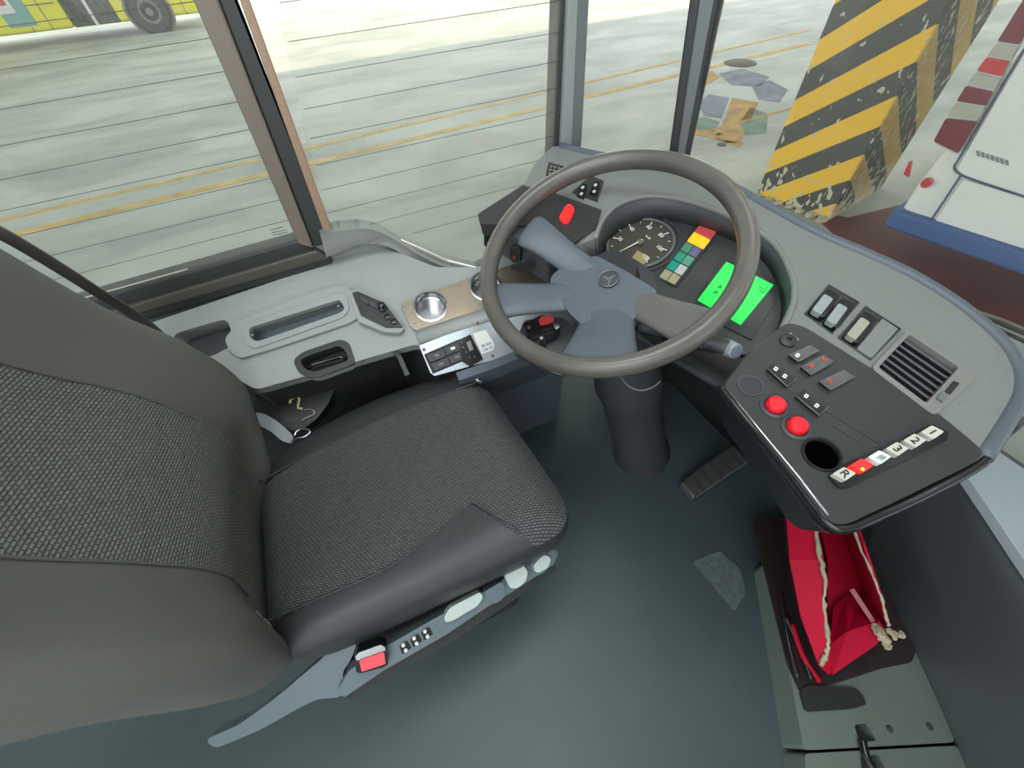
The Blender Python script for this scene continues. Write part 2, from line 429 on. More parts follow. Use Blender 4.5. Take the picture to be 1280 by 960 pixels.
def make_van():
    z0 = GZ+.28
    A = at(1112, 283, z=z0); B = at(1280, 341, z=z0); t = (B-A); t.z = 0; t.normalize()
    nrm = Vector((t.y, -t.x, 0));
    if nrm.x > 0: nrm = -nrm
    V = Pl(A, nrm); back = -nrm
    W = Vector((0, 0, 1))
    root = thing('white_van', 'white van parked ahead with its tall stacked tail lamp and blue bumper facing the windscreen', 'van', (A.x, A.y, GZ))
    wh = mat('white_van_paint', (238, 240, 234), .3, coat=.4, var=.02); bl = mat('blue_bumper', (62, 92, 150), .45)
    def SZ(s, z): return A+t*s+W*(z-z0)
    # body with leaning side
    prof = [(0, .05), (-.01, .30), (.02, .8), (.05, 1.4), (.12, 2.0), (.25, 2.25), (1.0, 2.36), (1.75, 2.25), (1.88, 2.0), (1.95, 1.4), (2.0, .8), (2.0, .30), (1.99, .05)]
    front = [SZ(s, z0+h) for s, h in prof]
    rear = [p+back*4.6 for p in front]
    link('body', hull_bm(front, rear), wh, root, bevel=.05, seg=4)
    # blue bumper
    o = [SZ(s, z0+h) for s, h in ((-.03, 0), (-.04, .14), (2.04, .14), (2.03, 0))]
    link('bumper', hull_bm([p+nrm*.05 for p in o], [p+back*.5 for p in o]), bl, root, bevel=.03, seg=3)
    # door panel and corner panel (raised, leaving a shut line)
    q = V.off(.0)
    plate('door_panel', [(1196, 212), (1230, 152), (1302, 30), (1350, -60), (1600, -60), (1500, 300), (1330, 260), (1250, 234), (1204, 219)], V, .03, wh, root, r=.05, bevel=.008, raise_=.022)
    plate('bumper_panel', [(1166, 280), (1204, 224), (1250, 238), (1330, 264), (1440, 300), (1440, 370), (1280, 326)], V, .02, wh, root, r=.02, bevel=.006, raise_=.018)
    gap = mat('shut_line_rubber', (70, 76, 110), .6)  # dark blue-grey line along the door gaps
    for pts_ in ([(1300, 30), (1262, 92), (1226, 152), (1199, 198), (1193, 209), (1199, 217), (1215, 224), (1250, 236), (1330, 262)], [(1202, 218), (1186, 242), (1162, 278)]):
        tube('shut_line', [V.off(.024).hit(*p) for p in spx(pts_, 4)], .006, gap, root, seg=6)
    # lamp cluster
    dk = mat('dark_red_lens', (120, 30, 44), .2, coat=.5); rd = mat('red_lens', (205, 50, 54), .2, coat=.5); cl = mat('clear_lens', (185, 182, 165), .2, coat=.5)
    lc = mat('lamp_bezel', (200, 205, 198), .4)
    le = [(1166, 178), (1182, 148), (1212, 100), (1240, 62), (1270, 15), (1300, -35)]
    re_ = [(1196, 194), (1222, 152), (1245, 108), (1268, 66), (1296, 20), (1325, -30)]
    def mid(e, u):
        u *= len(e)-1; i = min(int(u), len(e)-2); f_ = u-i; return (e[i][0]*(1-f_)+e[i+1][0]*f_, e[i][1]*(1-f_)+e[i+1][1]*f_)
    lamp = plate('tail_lamp', [mid(le, 0), mid(le, .33), mid(le, .66), mid(le, 1), mid(re_, 1), mid(re_, .66), mid(re_, .33), mid(re_, 0)], V, .04, lc, root, r=.03, bevel=.01, raise_=.03)
    for a, b_, m_, nm in ((.01, .20, dk, 'lens'), (.215, .275, cl, 'lens'), (.29, .37, dk, 'lens'), (.385, .445, cl, 'lens'), (.46, .55, rd, 'lens'), (.565, .63, cl, 'lens'), (.645, .97, dk, 'lens')):
        L_ = [mid(le, a), mid(le, b_), mid(re_, b_), mid(re_, a)]
        plate(nm, L_, V, .012, m_, lamp, r=.012, bevel=.003, raise_=.042)
    c = V.off(.03).hit(1158, 229)
    lathe('reflector', [(0, .03), (.028, .03), (.032, 0)], c-nrm*.02, nrm, rd, root)
    plate('red_side_marker', [(1129, 218), (1136, 202), (1140, 202), (1136, 222)], V, .02, rd, root, r=.004, raise_=.02)
    # worn badge lettering, small raised chrome letters
    gy = mat('grey_badge', (150, 156, 152), .35, metal=.6)
    for i in range(7):
        x = 1220+i*6.0; y = 188+i*1.9
        plate('badge_letter', [(x, y), (x+.6, y+6.5), (x+4.6, y+7.8), (x+4, y+1.2)], V, .006, gy, root, r=.003, bevel=.001, raise_=.028)
    return root
make_van()

def make_bus():
    Y = at(190, 42, z=GZ).y
    P = PY(Y)
    yb = mat('yellow_bus_paint', (238, 226, 40), .4, coat=.3); bk = mat('tyre', (62, 64, 62), .8); rimm = mat('wheel_rim_grey', (130, 132, 125), .5)
    bel = mat('bellows_rubber', (120, 124, 112), .8); tl = mat('pale_teal_panel', (120, 170, 165), .5); gl = mat('bus_glass', (60, 78, 78), .1); sk = mat('bus_joint_line', (120, 122, 96), .7)
    root = thing('articulated_bus', 'yellow articulated bus with grey concertina joint, parked across the yard', 'bus', (-6, Y, GZ))
    zb = GZ+.32; zt = GZ+3.0
    def xs(px, py=20): return P.hit(px, py).x
    bx0, bx1 = xs(84), xs(146)
    x_end = xs(258)
    def body(name, a, b, m, z0=zb, z1=zt, y0=0, dep=2.5, bev=.08):
        return link(name, box_bm(((a+b)/2, Y+y0+dep/2, (z0+z1)/2), (abs(b-a), dep, z1-z0)), m, root, bevel=bev)
    fr = body('front_body', bx1, x_end, yb); rr = body('rear_body', bx0-9, bx0, yb)
    # bellows: folded loop
    bm = bmesh.new(); nf = 15; rows = []
    for i in range(nf*2+1):
        x = bx0+(bx1-bx0)*i/(nf*2); o = .03 if i % 2 else -.06
        rows.append([(x, Y+.05-o, zb), (x, Y+.05-o, zt-.1), (x, Y+2.4+o, zt-.1), (x, Y+2.4+o, zb), (x, Y+.05-o, zb)])
    link('bellows', grid_bm([[Vector(p) for p in r] for r in rows], bm), bel, root)
    lw = body('white_bellows_seam', (bx0+bx1)/2-.04, (bx0+bx1)/2+.04, M_white, y0=-.01, dep=.05, bev=.01)
    # panel joints and windows
    for x in (xs(163), xs(216), xs(235), xs(56), xs(30)):
        body('panel_joint', x-.008, x+.008, sk, z1=GZ+1.25, y0=-.012, dep=.03, bev=0)
    for a, b in ((bx1+.1, x_end-.1), (bx0-8.9, bx0-.1)):
        body('rub_strip', a, b, sk, z0=GZ+.86, z1=GZ+.885, y0=-.015, dep=.03, bev=0)
        body('side_glass', a, b, gl, z0=GZ+1.75, z1=GZ+2.7, y0=-.012, dep=.05, bev=0)
    body('teal_door', xs(40), xs(2), tl, y0=-.02, dep=.06, z0=zb+.15, bev=.01)
    body('white_advert', xs(24), xs(0), M_white, y0=-.035, dep=.03, z0=GZ+.75, z1=GZ+1.3, bev=.01)
    body('red_advert_band', xs(19), xs(2), M_redprint, y0=-.045, dep=.03, z0=GZ+.92, z1=GZ+1.08, bev=.01)
    c = Vector((xs(190), Y, GZ+.48))
    lathe('wheel_arch', [(.62, 0), (.62, .03), (.56, .035), (.56, -.1)], c, (0, -1, 0), sk, root)
    wl = lathe('wheel', [(.0, -.3), (.48, -.3), (.49, 0), (.46, .05), (.30, .055), (.28, 0.02)], c, (0, -1, 0), bk, root)
    lathe('wheel_rim', [(.29, .03), (.26, .06), (.20, .0), (.1, .0), (.09, .06), (0, .06)], c, (0, -1, 0), rimm, wl)
    lathe('arch_void', [(0, .012), (.57, .012), (.57, 0)], c, (0, -1, 0), M_dark2, root)
make_bus()

# unseen canopy slabs, added and sized to shade the near yard
cm = mat('added_canopy_sheet', (228, 230, 226), .8)
o = boxo('shade_canopy', (5, -6.7, 8.1), (70, 46, .2), cm, bevel=0); tag(o, kind='structure')
o = boxo('shade_canopy', (-18.75, 22.4, 8.15), (42.5, 14, .2), cm, bevel=0); tag(o, kind='structure')

# ================================================================== CAB SHELL
fl = boxo('floor', (-.2, .1, -.03), (2.6, 2.0, .06), M_floor, bevel=0); tag(fl, kind='structure')

def make_wall():
    # side wall below the glass: outline along the glass bottom, then down to the floor
    top = [(-200, 462), (130, 372), (375, 304), (405, 296), (440, 288), (478, 292), (520, 310), (560, 328), (600, 338), (700, 290)]
    P = [WALL.hit(*p) for p in top]
    pts = [Vector((P[0].x, .95, 0))]+P+[Vector((P[-1].x, .95, 0))]
    bm = plate_bm(pts, [], (0, -1, 0), .05)
    w = link('wall_left', bm, M_ledge, bevel=.006); tag(w, kind='structure')
    # moulded lip that follows the dip of the sill
    mo = spx([(400, 292), (415, 290), (430, 288), (455, 286), (477, 291), (500, 304), (530, 322), (563, 336), (604, 346)], 5)+spx([(596, 362), (575, 358), (552, 350), (530, 338), (512, 326), (495, 313), (477, 306), (460, 305), (445, 307), (425, 315), (408, 322)], 5)
    P2 = [WALL.off(.03).hit(*p) for p in mo]
    o = link('trim_1', plate_bm(P2, [], (0, -1, 0), .05), M_shell, bevel=.003, seg=2); tag(o, kind='structure')
    fw = boxo('wall_front', (1.03, .2, .24), (.05, 1.7, .58), M_dark2, bevel=.01); tag(fw, kind='structure')
make_wall()

def bar3(name, pxl, plane, depth, m, parent, bev=.004):
    return plate(name, pxl, plane, depth, m, parent, r=0, bevel=bev)

def make_windows():
    G1 = glass('dusty_side_glass', .05, (251, 253, 252)); G2 = glass('hazy_side_glass', .10, (251, 253, 250)); G3 = glass('windscreen_glass', .035, (252, 253, 251))
    wire = mat('heating_wire', (104, 106, 98), .5, metal=.3)
    W = WALL
    def q(px, py, h=0.): return W.off(h).hit(px, py)
    # ---- window 1 : rear sliding pane
    zt = 2.05
    def ext(a, b, z):    # extend the line a->b (3D) up to height z
        k = (z-a.z)/(b.z-a.z); return a+(b-a)*k
    g = [q(-260, 475), q(375, 298)]
    tr = ext(q(375, 298), q(246, 0), zt); tl = Vector((g[0].x, .95, zt))
    w1 = link('window_1', plate_bm([g[0], g[1], tr, tl], [], (0, -1, 0), .006), G1); tag(w1, kind='structure')
    def strip(name, a, b, c, d, m, th, h=0., parent=None, bev=.004):
        n = Vector((0, -1, 0)); pts = [p+n*h for p in (a, b, c, d)]
        return link(name, plate_bm(pts, [], n, th), m, parent or w1, bevel=bev)
    # brown upright, then black rubber upright
    def up(pb, pt): a = q(*pb); return a, ext(a, q(*pt), zt)
    a0, a1 = up((372, 300), (243, 0)); b0, b1 = up((391, 306), (274, 0)); c0, c1 = up((412, 300), (292, 0)); d0, d1 = up((416, 296), (340, 0))
    strip('frame_post', a0, b0, b1, a1, M_frameg, .05, .02)
    strip('rubber_post', b0, c0, c1, b1, M_frameb, .05, .012)
    strip('inner_edge', q(405, 290), q(415, 288), ext(q(415, 288), q(312, 0), zt), ext(q(405, 290), q(300, 0), zt), mat('warm_frame_edge', (150, 125, 104), .5), .03, .016)
    # bottom rails
    strip('bottom_rail', q(-260, 478), q(-260, 500), q(394, 311), q(372, 298), M_frameb, .05, .012)
    strip('bottom_track', q(-260, 500), q(-260, 512), q(412, 318), q(394, 308), mat('dim_track', (76, 72, 67), .5), .05, .02)
    strip('bottom_seal', q(-260, 512), q(-260, 532), q(415, 326), q(412, 316), M_frameb, .05, .014)
    # heating wires
    x0 = g[0].x
    for i in range(16):
        z = .895+.042*i
        u = (z-g[1].z)/(tr.z-g[1].z); x1 = g[1].x+(tr.x-g[1].x)*u
        tube('heating_wire', [(x0, .9485, z-.012), (x1, .9485, z)], .0005, wire, w1, seg=5)
    # ---- window 2 : big front side pane
    bl_ = q(408, 292); br = q(697, 292); trr = ext(q(694, 190), q(703, 0), zt); tll = ext(bl_, q(340, 0), zt)
    btm = [q(*p) for p in ((412, 292), (440, 286), (478, 290), (520, 308), (560, 326), (600, 336), (690, 336))]
    w2 = link('window_2', plate_bm(btm+[Vector((trr.x, .95, btm[-1].z)), trr, tll], [], (0, -1, 0), .006), G2); tag(w2, kind='structure')
    for i in range(17):
        z = .80+.047*i
        xl = bl_.x+(tll.x-bl_.x)*max(0, (z-bl_.z))/(tll.z-bl_.z)+.01
        if z < bl_.z: xl = bl_.x+(bl_.z-z)*4
        tube('heating_wire', [(xl, .9485, z-.004), (trr.x, .9485, z)], .0005, wire, w2, seg=5)
    # rows of solder dots at the two ends
    # ---- pillar between 2 and 3
    a = q(690, 230); a_top = ext(q(697, 185), q(703, 0), zt)
    ps = [q(694, 190), q(705, 190), q(722, 190)]
    def post(name, pb, pt, pb2, pt2, m, h, th, plane=W):
        A0 = plane.off(h).hit(*pb); A1 = plane.off(h).hit(*pt); B0 = plane.off(h).hit(*pb2); B1 = plane.off(h).hit(*pt2)
        A1 = ext(A0, A1, zt); B1 = ext(B0, B1, zt); A0 = ext(A0, A1, .6); B0 = ext(B0, B1, .6)
        o = link(name, plate_bm([A0, B0, B1, A1], [], plane.n, th), m, bevel=.004); tag(o, kind='structure'); return o
    post('trim_3', (693, 188), (702, 0), (703, 188), (712, 0), M_frameb, .005, .05)
    post('trim_4', (701, 188), (710, 0), (714, 188), (722, 0), mat('pale_post', (135, 142, 140), .4), .015, .05)
    post('trim_5', (713, 188), (721, 0), (727, 188), (737, 0), M_framec, .012, .06)
    # corner quarter light: from the side wall round to the windscreen
    c1 = q(727, 188); 
    Pc = at(838, 192, z=.905)
    dirc = (Pc-c1); dirc.z = 0; nc = Vector((-abs(dirc.y), -abs(dirc.x), 0)); CP = Pl(c1, nc)
    A0 = CP.hit(724, 190); B0 = CP.hit(842, 195)
    A1 = ext(A0, CP.hit(734, 0), zt); B1 = ext(B0, CP.hit(868, 0), zt); A0 = ext(A0, A1, .5); B0 = ext(B0, B1, .5)
    w3 = link('window_3', plate_bm([A0, B0, B1, A1], [], CP.n, .006), G3); tag(w3, kind='structure')
    # corner post
    post('trim_6', (836, 192), (862, 0), (848, 192), (876, 0), M_frameb, .01, .05, CP)
    post('trim_7', (846, 192), (874, 0), (856, 192), (893, 0), M_framec, .016, .06, CP)
    post('trim_8', (854, 192), (891, 0), (862, 192), (904, 0), M_frameb, .012, .06, CP)
    # windscreen
    S = CP.hit(858, 192); 
    # curved screen sweeping to the nearside
    rows = []
    base = [(S.x, S.y), (S.x+.12, S.y-.16), (S.x+.20, S.y-.4), (S.x+.235, S.y-.8), (S.x+.235, S.y-1.2)]
    path = smooth_path([(x, y, 0) for x, y in base], 6)
    for z in (.42, .9, 1.4, 2.05):
        lean = -(z-.9)*.06
        rows.append([Vector((p.x+lean, p.y, z)) for p in path])
    w4 = link('window_4', grid_bm(rows), G3, smooth=True); tag(w4, kind='structure')
    md = w4.modifiers.new('t', 'SOLIDIFY'); md.thickness = .006
    # glass etch mark low in window 1
    tk = mat('etched_mark', (120, 125, 118), .6)
    for i, (px, py, w_) in enumerate(((337, 287, 17), (339, 290.5, 20), (341, 293.5, 18))):
        plate('etched_mark', [(px, py), (px+w_, py-4), (px+w_+.5, py-3), (px+.5, py+1)], WALL, .0005, tk, w1, r=0, bevel=0, raise_=.001)
make_windows()

# front nearside moulding, top ledge painted pale as if lit by the windscreen
def make_front_panel():
    bot = spx([(1040, 560), (1075, 660), (1120, 760), (1165, 860), (1215, 975), (1260, 1070)], 5)
    mid = spx([(1080, 540), (1135, 650), (1180, 740), (1230, 840), (1290, 950), (1350, 1050)], 5)
    hi = spx([(1140, 530), (1195, 620), (1235, 690), (1285, 770), (1350, 870), (1420, 970)], 5)
    top = spx([(1165, 530), (1215, 606), (1250, 656), (1290, 715), (1370, 830), (1450, 930)], 5)
    rows = [[at(*p, z=0.0) for p in [(a-4, b+6) for a, b in bot]], [at(*p, z=.10) for p in bot], [at(*p, z=.33) for p in mid], [at(*p, z=.52) for p in hi], [at(*p, z=.56) for p in top]]
    n = len(rows[0]); rows.append([rows[-1][i]+Vector((.08, 0, .005)) for i in range(n)]); rows.append([Vector((1.02, rows[-1][i].y, .56)) for i in range(n)])
    rows.append([Vector((1.02, rows[-1][i].y, .0)) for i in range(n)])
    cols = list(map(list, zip(*rows)))
    # resample each column smoothly
    cols2 = []
    for c in cols:
        s = smooth_path(c[:5], 6)[:-1]+c[4:]
        cols2.append(s)
    bm = grid_bm(cols2)
    root = thing('wheelarch_moulding', 'large dark moulded panel curving up beside the floor at the right of the pedals', 'panel', (1.0, -.3, 0))
    o = link('moulding', bm, mat('moulding_grey', (84, 92, 95), .4, bump=.1), root, smooth=True)
    # ledge lying on it, windscreen light put into its pale colour
    pts = [(1175, 560), (1205, 590), (1245, 648), (1290, 715), (1400, 860), (1500, 700), (1400, 440), (1262, 440), (1230, 500)]
    pts = [PZ(.575).hit(*p) for p in pts]; pts = [Vector((min(.99, p.x), p.y, p.z)) for p in pts]
    o = plate('lit_tone_shelf', pts, PZ(.575), .02, mat('shelf_painted_lit', (160, 172, 176), .35), root, r=.03, bevel=.006)
make_front_panel()

# ================================================================== SIDE CONSOLE
def make_console():
    root = thing('side_console', 'light grey moulded ledge below the driver side window, with trays and pockets', 'console', (0, .85, 0))
    outline = [(60, 462), (190, 403), (300, 366), (412, 328), (430, 312), (470, 308), (505, 318), (545, 334), (598, 334), (700, 285), (720, 330), (640, 400), (590, 420), (540, 437), (520, 430), (500, 436), (410, 462), (320, 487), (290, 470), (245, 449), (120, 496)]
    holes = [([(312, 424), (308, 409), (425, 372), (432, 386), (425, 393), (322, 428)], .010, .05, True),
             ([(215, 418), (262, 404), (284, 398), (294, 430), (262, 447), (225, 440)], .016, .045, True),
             ([(369, 452), (380, 442), (425, 427), (434, 430), (442, 452), (392, 470), (376, 466)], .014, .04, True)]
    def circ(px, r):
        c = L1.hit(*px); x, y, n = frame_of(L1.n, (1, 0, 0)); return [c+(x*math.cos(a)+y*math.sin(a))*r for a in (2*math.pi*i/28 for i in range(28))]
    cuph = [(circ((538.5, 384), .037), 0, .03, False), (circ((607.5, 359), .037), 0, .03, False)]
    body = plate('ledge', outline, L1, .03, M_ledge, root, r=.012, holes=holes+cuph, bevel=.004)
    # raised border round the long tray (inner tray lining)
    tray = mat('tray_lining', (140, 155, 165), .4)
    plate('tray_rim', [(305, 430), (302, 406), (424, 366), (433, 369), (437, 388), (428, 397), (318, 436)], L1, .006, M_ledge, body, r=.016, bevel=.002, raise_=.0135,
          holes=[([(313, 423), (310, 410), (425, 374), (431, 386), (425, 391), (322, 427)], .010, .012, False)])
    plate('tray_floor', [(300, 430), (300, 400), (435, 365), (440, 390), (430, 398), (322, 434)], L1, .002, tray, body, r=.01, bevel=0, raise_=-.045)
    for p in ((355, 394), (378, 387)):
        c = L1.off(-.028).hit(*p); lathe('tray_screw', [(0, .003), (.005, .003), (.006, 0)], c, (0, -1, .3), M_dark, body, seg=14)
    for p in ((316, 419), (423, 383)):
        c = L1.off(.0135).hit(*p); lathe('screw', [(0, .0015), (.0025, .0015), (.003, 0)], c, L1.n, M_metal, body, seg=12)
    # pocket at the back
    plate('pocket_lining', [(205, 412), (262, 398), (290, 392), (300, 432), (262, 452), (218, 446)], L1, .002, M_dark, body, r=.02, bevel=0, raise_=-.040)
    # door-latch pocket
    plate('black_pocket', [(366, 450), (378, 440), (425, 424), (436, 428), (445, 454), (394, 473), (374, 468)], L1, .004, M_black, body, r=.014, bevel=.002, raise_=.003,
          holes=[([(375, 450), (384, 445), (422, 432), (430, 436), (437, 450), (394, 465), (380, 461)], .012, .035, True)])
    tube('latch_handle', [L1.off(-.012).hit(*p) for p in ((384, 462), (392, 455), (425, 446), (434, 449))], .005, M_gloss, body)
    # raised block round the long tray
    plate('raised_block', [(280, 424), (300, 400), (360, 376), (424, 356), (438, 360), (446, 380), (450, 396), (436, 404), (400, 416), (340, 436), (300, 448), (288, 440)], L1, .02, M_ledge, body, r=.012, bevel=.007, seg=3, raise_=.010,
          holes=[([(311, 425), (307, 408), (426, 371), (433, 386), (426, 394), (321, 429)], .010, .02, False)])
    # inner vertical face below the ledge, dark
    edge = [(120, 496), (245, 449), (290, 470), (320, 487), (410, 462), (448, 449), (470, 438), (492, 434), (502, 445), (512, 468)]
    top = [L1.off(-.004).hit(*p) for p in edge]
    rows = [top, [Vector((p.x, p.y+.04, p.z-.035)) for p in top], [Vector((p.x, .84, .30)) for p in top], [Vector((p.x, .84, 0)) for p in top]]
    o = link('lower_panel', grid_bm(rows), M_black, root, smooth=False)
    md = o.modifiers.new('t', 'SOLIDIFY'); md.thickness = .01; md.offset = -1
    # ---- mirror switch module, wedge
    wm = plate('mirror_switch_module', [(436, 366), (446, 362), (482, 378), (506, 410), (500, 416), (480, 415), (448, 402)], L1, .03, M_ledge, root, r=.006, bevel=.004, raise_=.018)
    plate('switch_face', [(440, 366), (447, 364), (481, 379), (504, 409), (482, 409), (451, 394)], L1, .004, M_black, wm, r=.004, bevel=.001, raise_=.0215)
    for p in ((452, 373), (463, 378)):
        plate('rocker', [(p[0]-4, p[1]-3), (p[0]+6, p[1]+1), (p[0]+10, p[1]+8), (p[0]+1, p[1]+4)], L1, .006, M_dark, wm, r=.002, bevel=.001, raise_=.026)
    c = L1.off(.024).hit(478, 385); lathe('joystick', [(.009, 0), (.009, .004), (.004, .006), (.004, .014), (.007, .017), (0, .021)], c, L1.n, M_gloss, wm, seg=20)
    for p in ((484, 396), (492, 402)):
        c = L1.off(.024).hit(*p); lathe('button', [(.006, 0), (.006, .004), (0, .005)], c, L1.n, M_gloss, wm, seg=16)
    # ---- metal cup holder plate
    def ring(px, r):
        c = L1.off(.008).hit(*px); x, y, n = frame_of(L1.n, (1, 0, 0)); return c, [c+(x*math.cos(a)+y*math.sin(a))*r for a in (2*math.pi*i/36 for i in range(36))]
    c1, h1 = ring((538, 383), .036); c2, h2 = ring((607, 358), .036)
    q = L1.off(.008)
    outer = rnd([q.hit(*p) for p in ((500, 380), (575, 352), (690, 316), (712, 340), (640, 374), (519, 413), (513, 408))], .006)
    pm = mat('bronze_metal_plate', (166, 152, 134), .3, metal=.7, var=.12, vscale=9)
    cp = link('cup_holder_plate', plate_bm(outer, [h1, h2], q.n, .004, [(.004, False)]*2), pm, root, bevel=.0015)
    for c in (c1, c2):
        lathe('cup_well', [(.040, .001), (.038, .003), (.036, .001), (.0345, -.018), (.031, -.020), (.0305, -.055), (0, -.055)], c, L1.n, M_steel, cp)
        lathe('cup_ring', [(.0385, 0), (.040, .0025), (.036, .003), (.035, 0)], c, L1.n, M_steel, cp)
    for p in ((505, 383), (518, 403), (574, 357)):
        lathe('screw', [(0, .002), (.003, .002), (.004, 0)], q.hit(*p), L1.n, M_steel, cp, seg=12)
    # bent apron below the cup plate
    A = [q.hit(*p) for p in ((519, 413), (640, 374), (712, 340))]; B = [L2.hit(*p) for p in ((524, 430), (640, 392), (720, 360))]
    o = link('apron', grid_bm([A, [(a+b)/2+Vector((0, -.004, .004)) for a, b in zip(A, B)], B]), M_ledge, root, smooth=True)
    md = o.modifiers.new('t', 'SOLIDIFY'); md.thickness = .003
    # ---- metal switch plate with keys, heater control and sticker
    al = mat('pale_aluminium', (176, 184, 190), .35, metal=.55, var=.06, vscale=14)
    sp = plate('switch_plate', [(524, 432), (560, 418), (650, 390), (720, 362), (740, 392), (680, 424), (616, 450), (543, 470), (538, 466)], L2, .004, al, root, r=.003, bevel=.0012)
    def keyset(px):
        return plate('rocker_switch', px, L2, .008, M_black, sp, r=.002, bevel=.001, raise_=.006)
    ks = [[(533, 444), (554, 436), (558, 445), (538, 453)], [(554, 435), (573, 427), (577, 437), (559, 444)],
          [(539, 455), (559, 447), (563, 456), (543, 464)], [(560, 446), (578, 438), (582, 448), (564, 455)]]
    for i, k in enumerate(ks):
        o = keyset(k)
        cx = sum(p[0] for p in k)/4; cy = sum(p[1] for p in k)/4
        plate('key_symbol', [(cx-3, cy-1), (cx+2.5, cy-3), (cx+3.5, cy), (cx-2, cy+2)], L2, .001, M_white if i == 1 else M_framec, o, r=.0005, bevel=0, raise_=.0068)
    plate('key_frame', [(530, 443), (574, 424), (584, 449), (541, 467)], L2, .003, M_dark2, sp, r=.002, bevel=.001, raise_=.002)
    hc = plate('heater_control', [(573, 425), (588, 418), (604, 449), (588, 458), (578, 452)], L2, .012, M_gloss, sp, r=.002, bevel=.001, raise_=.008)
    plate('lcd', [(583, 428), (588, 425.5), (592, 437), (587, 439)], L2, .001, mat('lcd_grey', (120, 130, 125), .3), hc, r=.001, bevel=0, raise_=.009)
    for p in ((577, 428), (579, 434), (583, 440), (587, 447), (593, 446)):
        lathe('button', [(.0018, 0), (.0018, .001), (0, .001)], L2.off(.008).hit(*p), L2.n, M_framec, hc, seg=10)
    st = plate('sticker', [(591, 417), (607, 412), (618, 430), (617, 437), (602, 443)], L2, .001, M_white, sp, r=.003, bevel=0, raise_=.001)
    bi = mat('blue_ink', (60, 80, 120), .6)
    text('sticker_text', 'BS AN', L2.off(.0016).hit(608, 431), L2.n, L2.hit(618, 427)-L2.hit(600, 434), .009, bi, st)
    text('sticker_text', '236 52', L2.off(.0016).hit(610, 436), L2.n, L2.hit(620, 432)-L2.hit(602, 439), .009, bi, st)
    for p in ((530, 437), (597, 404), (616, 445)):
        lathe('screw', [(0, .002), (.003, .002), (.004, 0)], L2.hit(*p), L2.n, mat('dull_red_screw', (130, 80, 80), .4), sp, seg=12)
    # folded lower lip of the plate
    A = [L2.hit(*p) for p in ((570, 466), (616, 450), (700, 416), (745, 390))]
    B = [a+Vector((0, -.015, -.012)) for a in A]; Cc = [a+Vector((0, .02, -.06)) for a in B]; E_ = [Vector((a.x, .78, .30)) for a in Cc]
    o = link('front_apron', grid_bm([A, B, Cc, E_, [Vector((a.x, .80, .0)) for a in Cc]]), M_blueg, root, smooth=False)
    md = o.modifiers.new('t', 'SOLIDIFY'); md.thickness = .004; md.offset = -1
    tube('hinge_pin', [L2.off(-.03).hit(*p) for p in ((592, 472), (602, 478))], .006, M_metal, root)
    # ---- box with the number seven, beside the seat
    B_ = Pl((0, .70, .52), (0, -.6, 1))
    bx = thing('numbered_box', 'black box beside the seat back marked with a cream number seven', 'box', B_.hit(370, 510))
    plate('case', [(318, 500), (345, 478), (380, 468), (420, 480), (412, 502), (395, 525), (372, 540), (335, 528)], B_, .05, M_black, bx, r=.015, bevel=.008)
    cm_ = mat('cream_paint', (215, 205, 165), .6)
    n7 = [B_.off(.007).hit(*p) for p in ((362.5, 504), (363, 499.5), (366, 498), (372, 496), (374.5, 499), (373, 505), (372.5, 510), (378.5, 511))]
    link('number_seven', tube_bm(n7, .003, 6), cm_, bx)
    tube('clip', [B_.off(.004).hit(*p) for p in spx([(380, 512), (390, 512), (393, 517), (384, 522), (376, 526)], 4)], .002, M_metal, bx)
make_console()

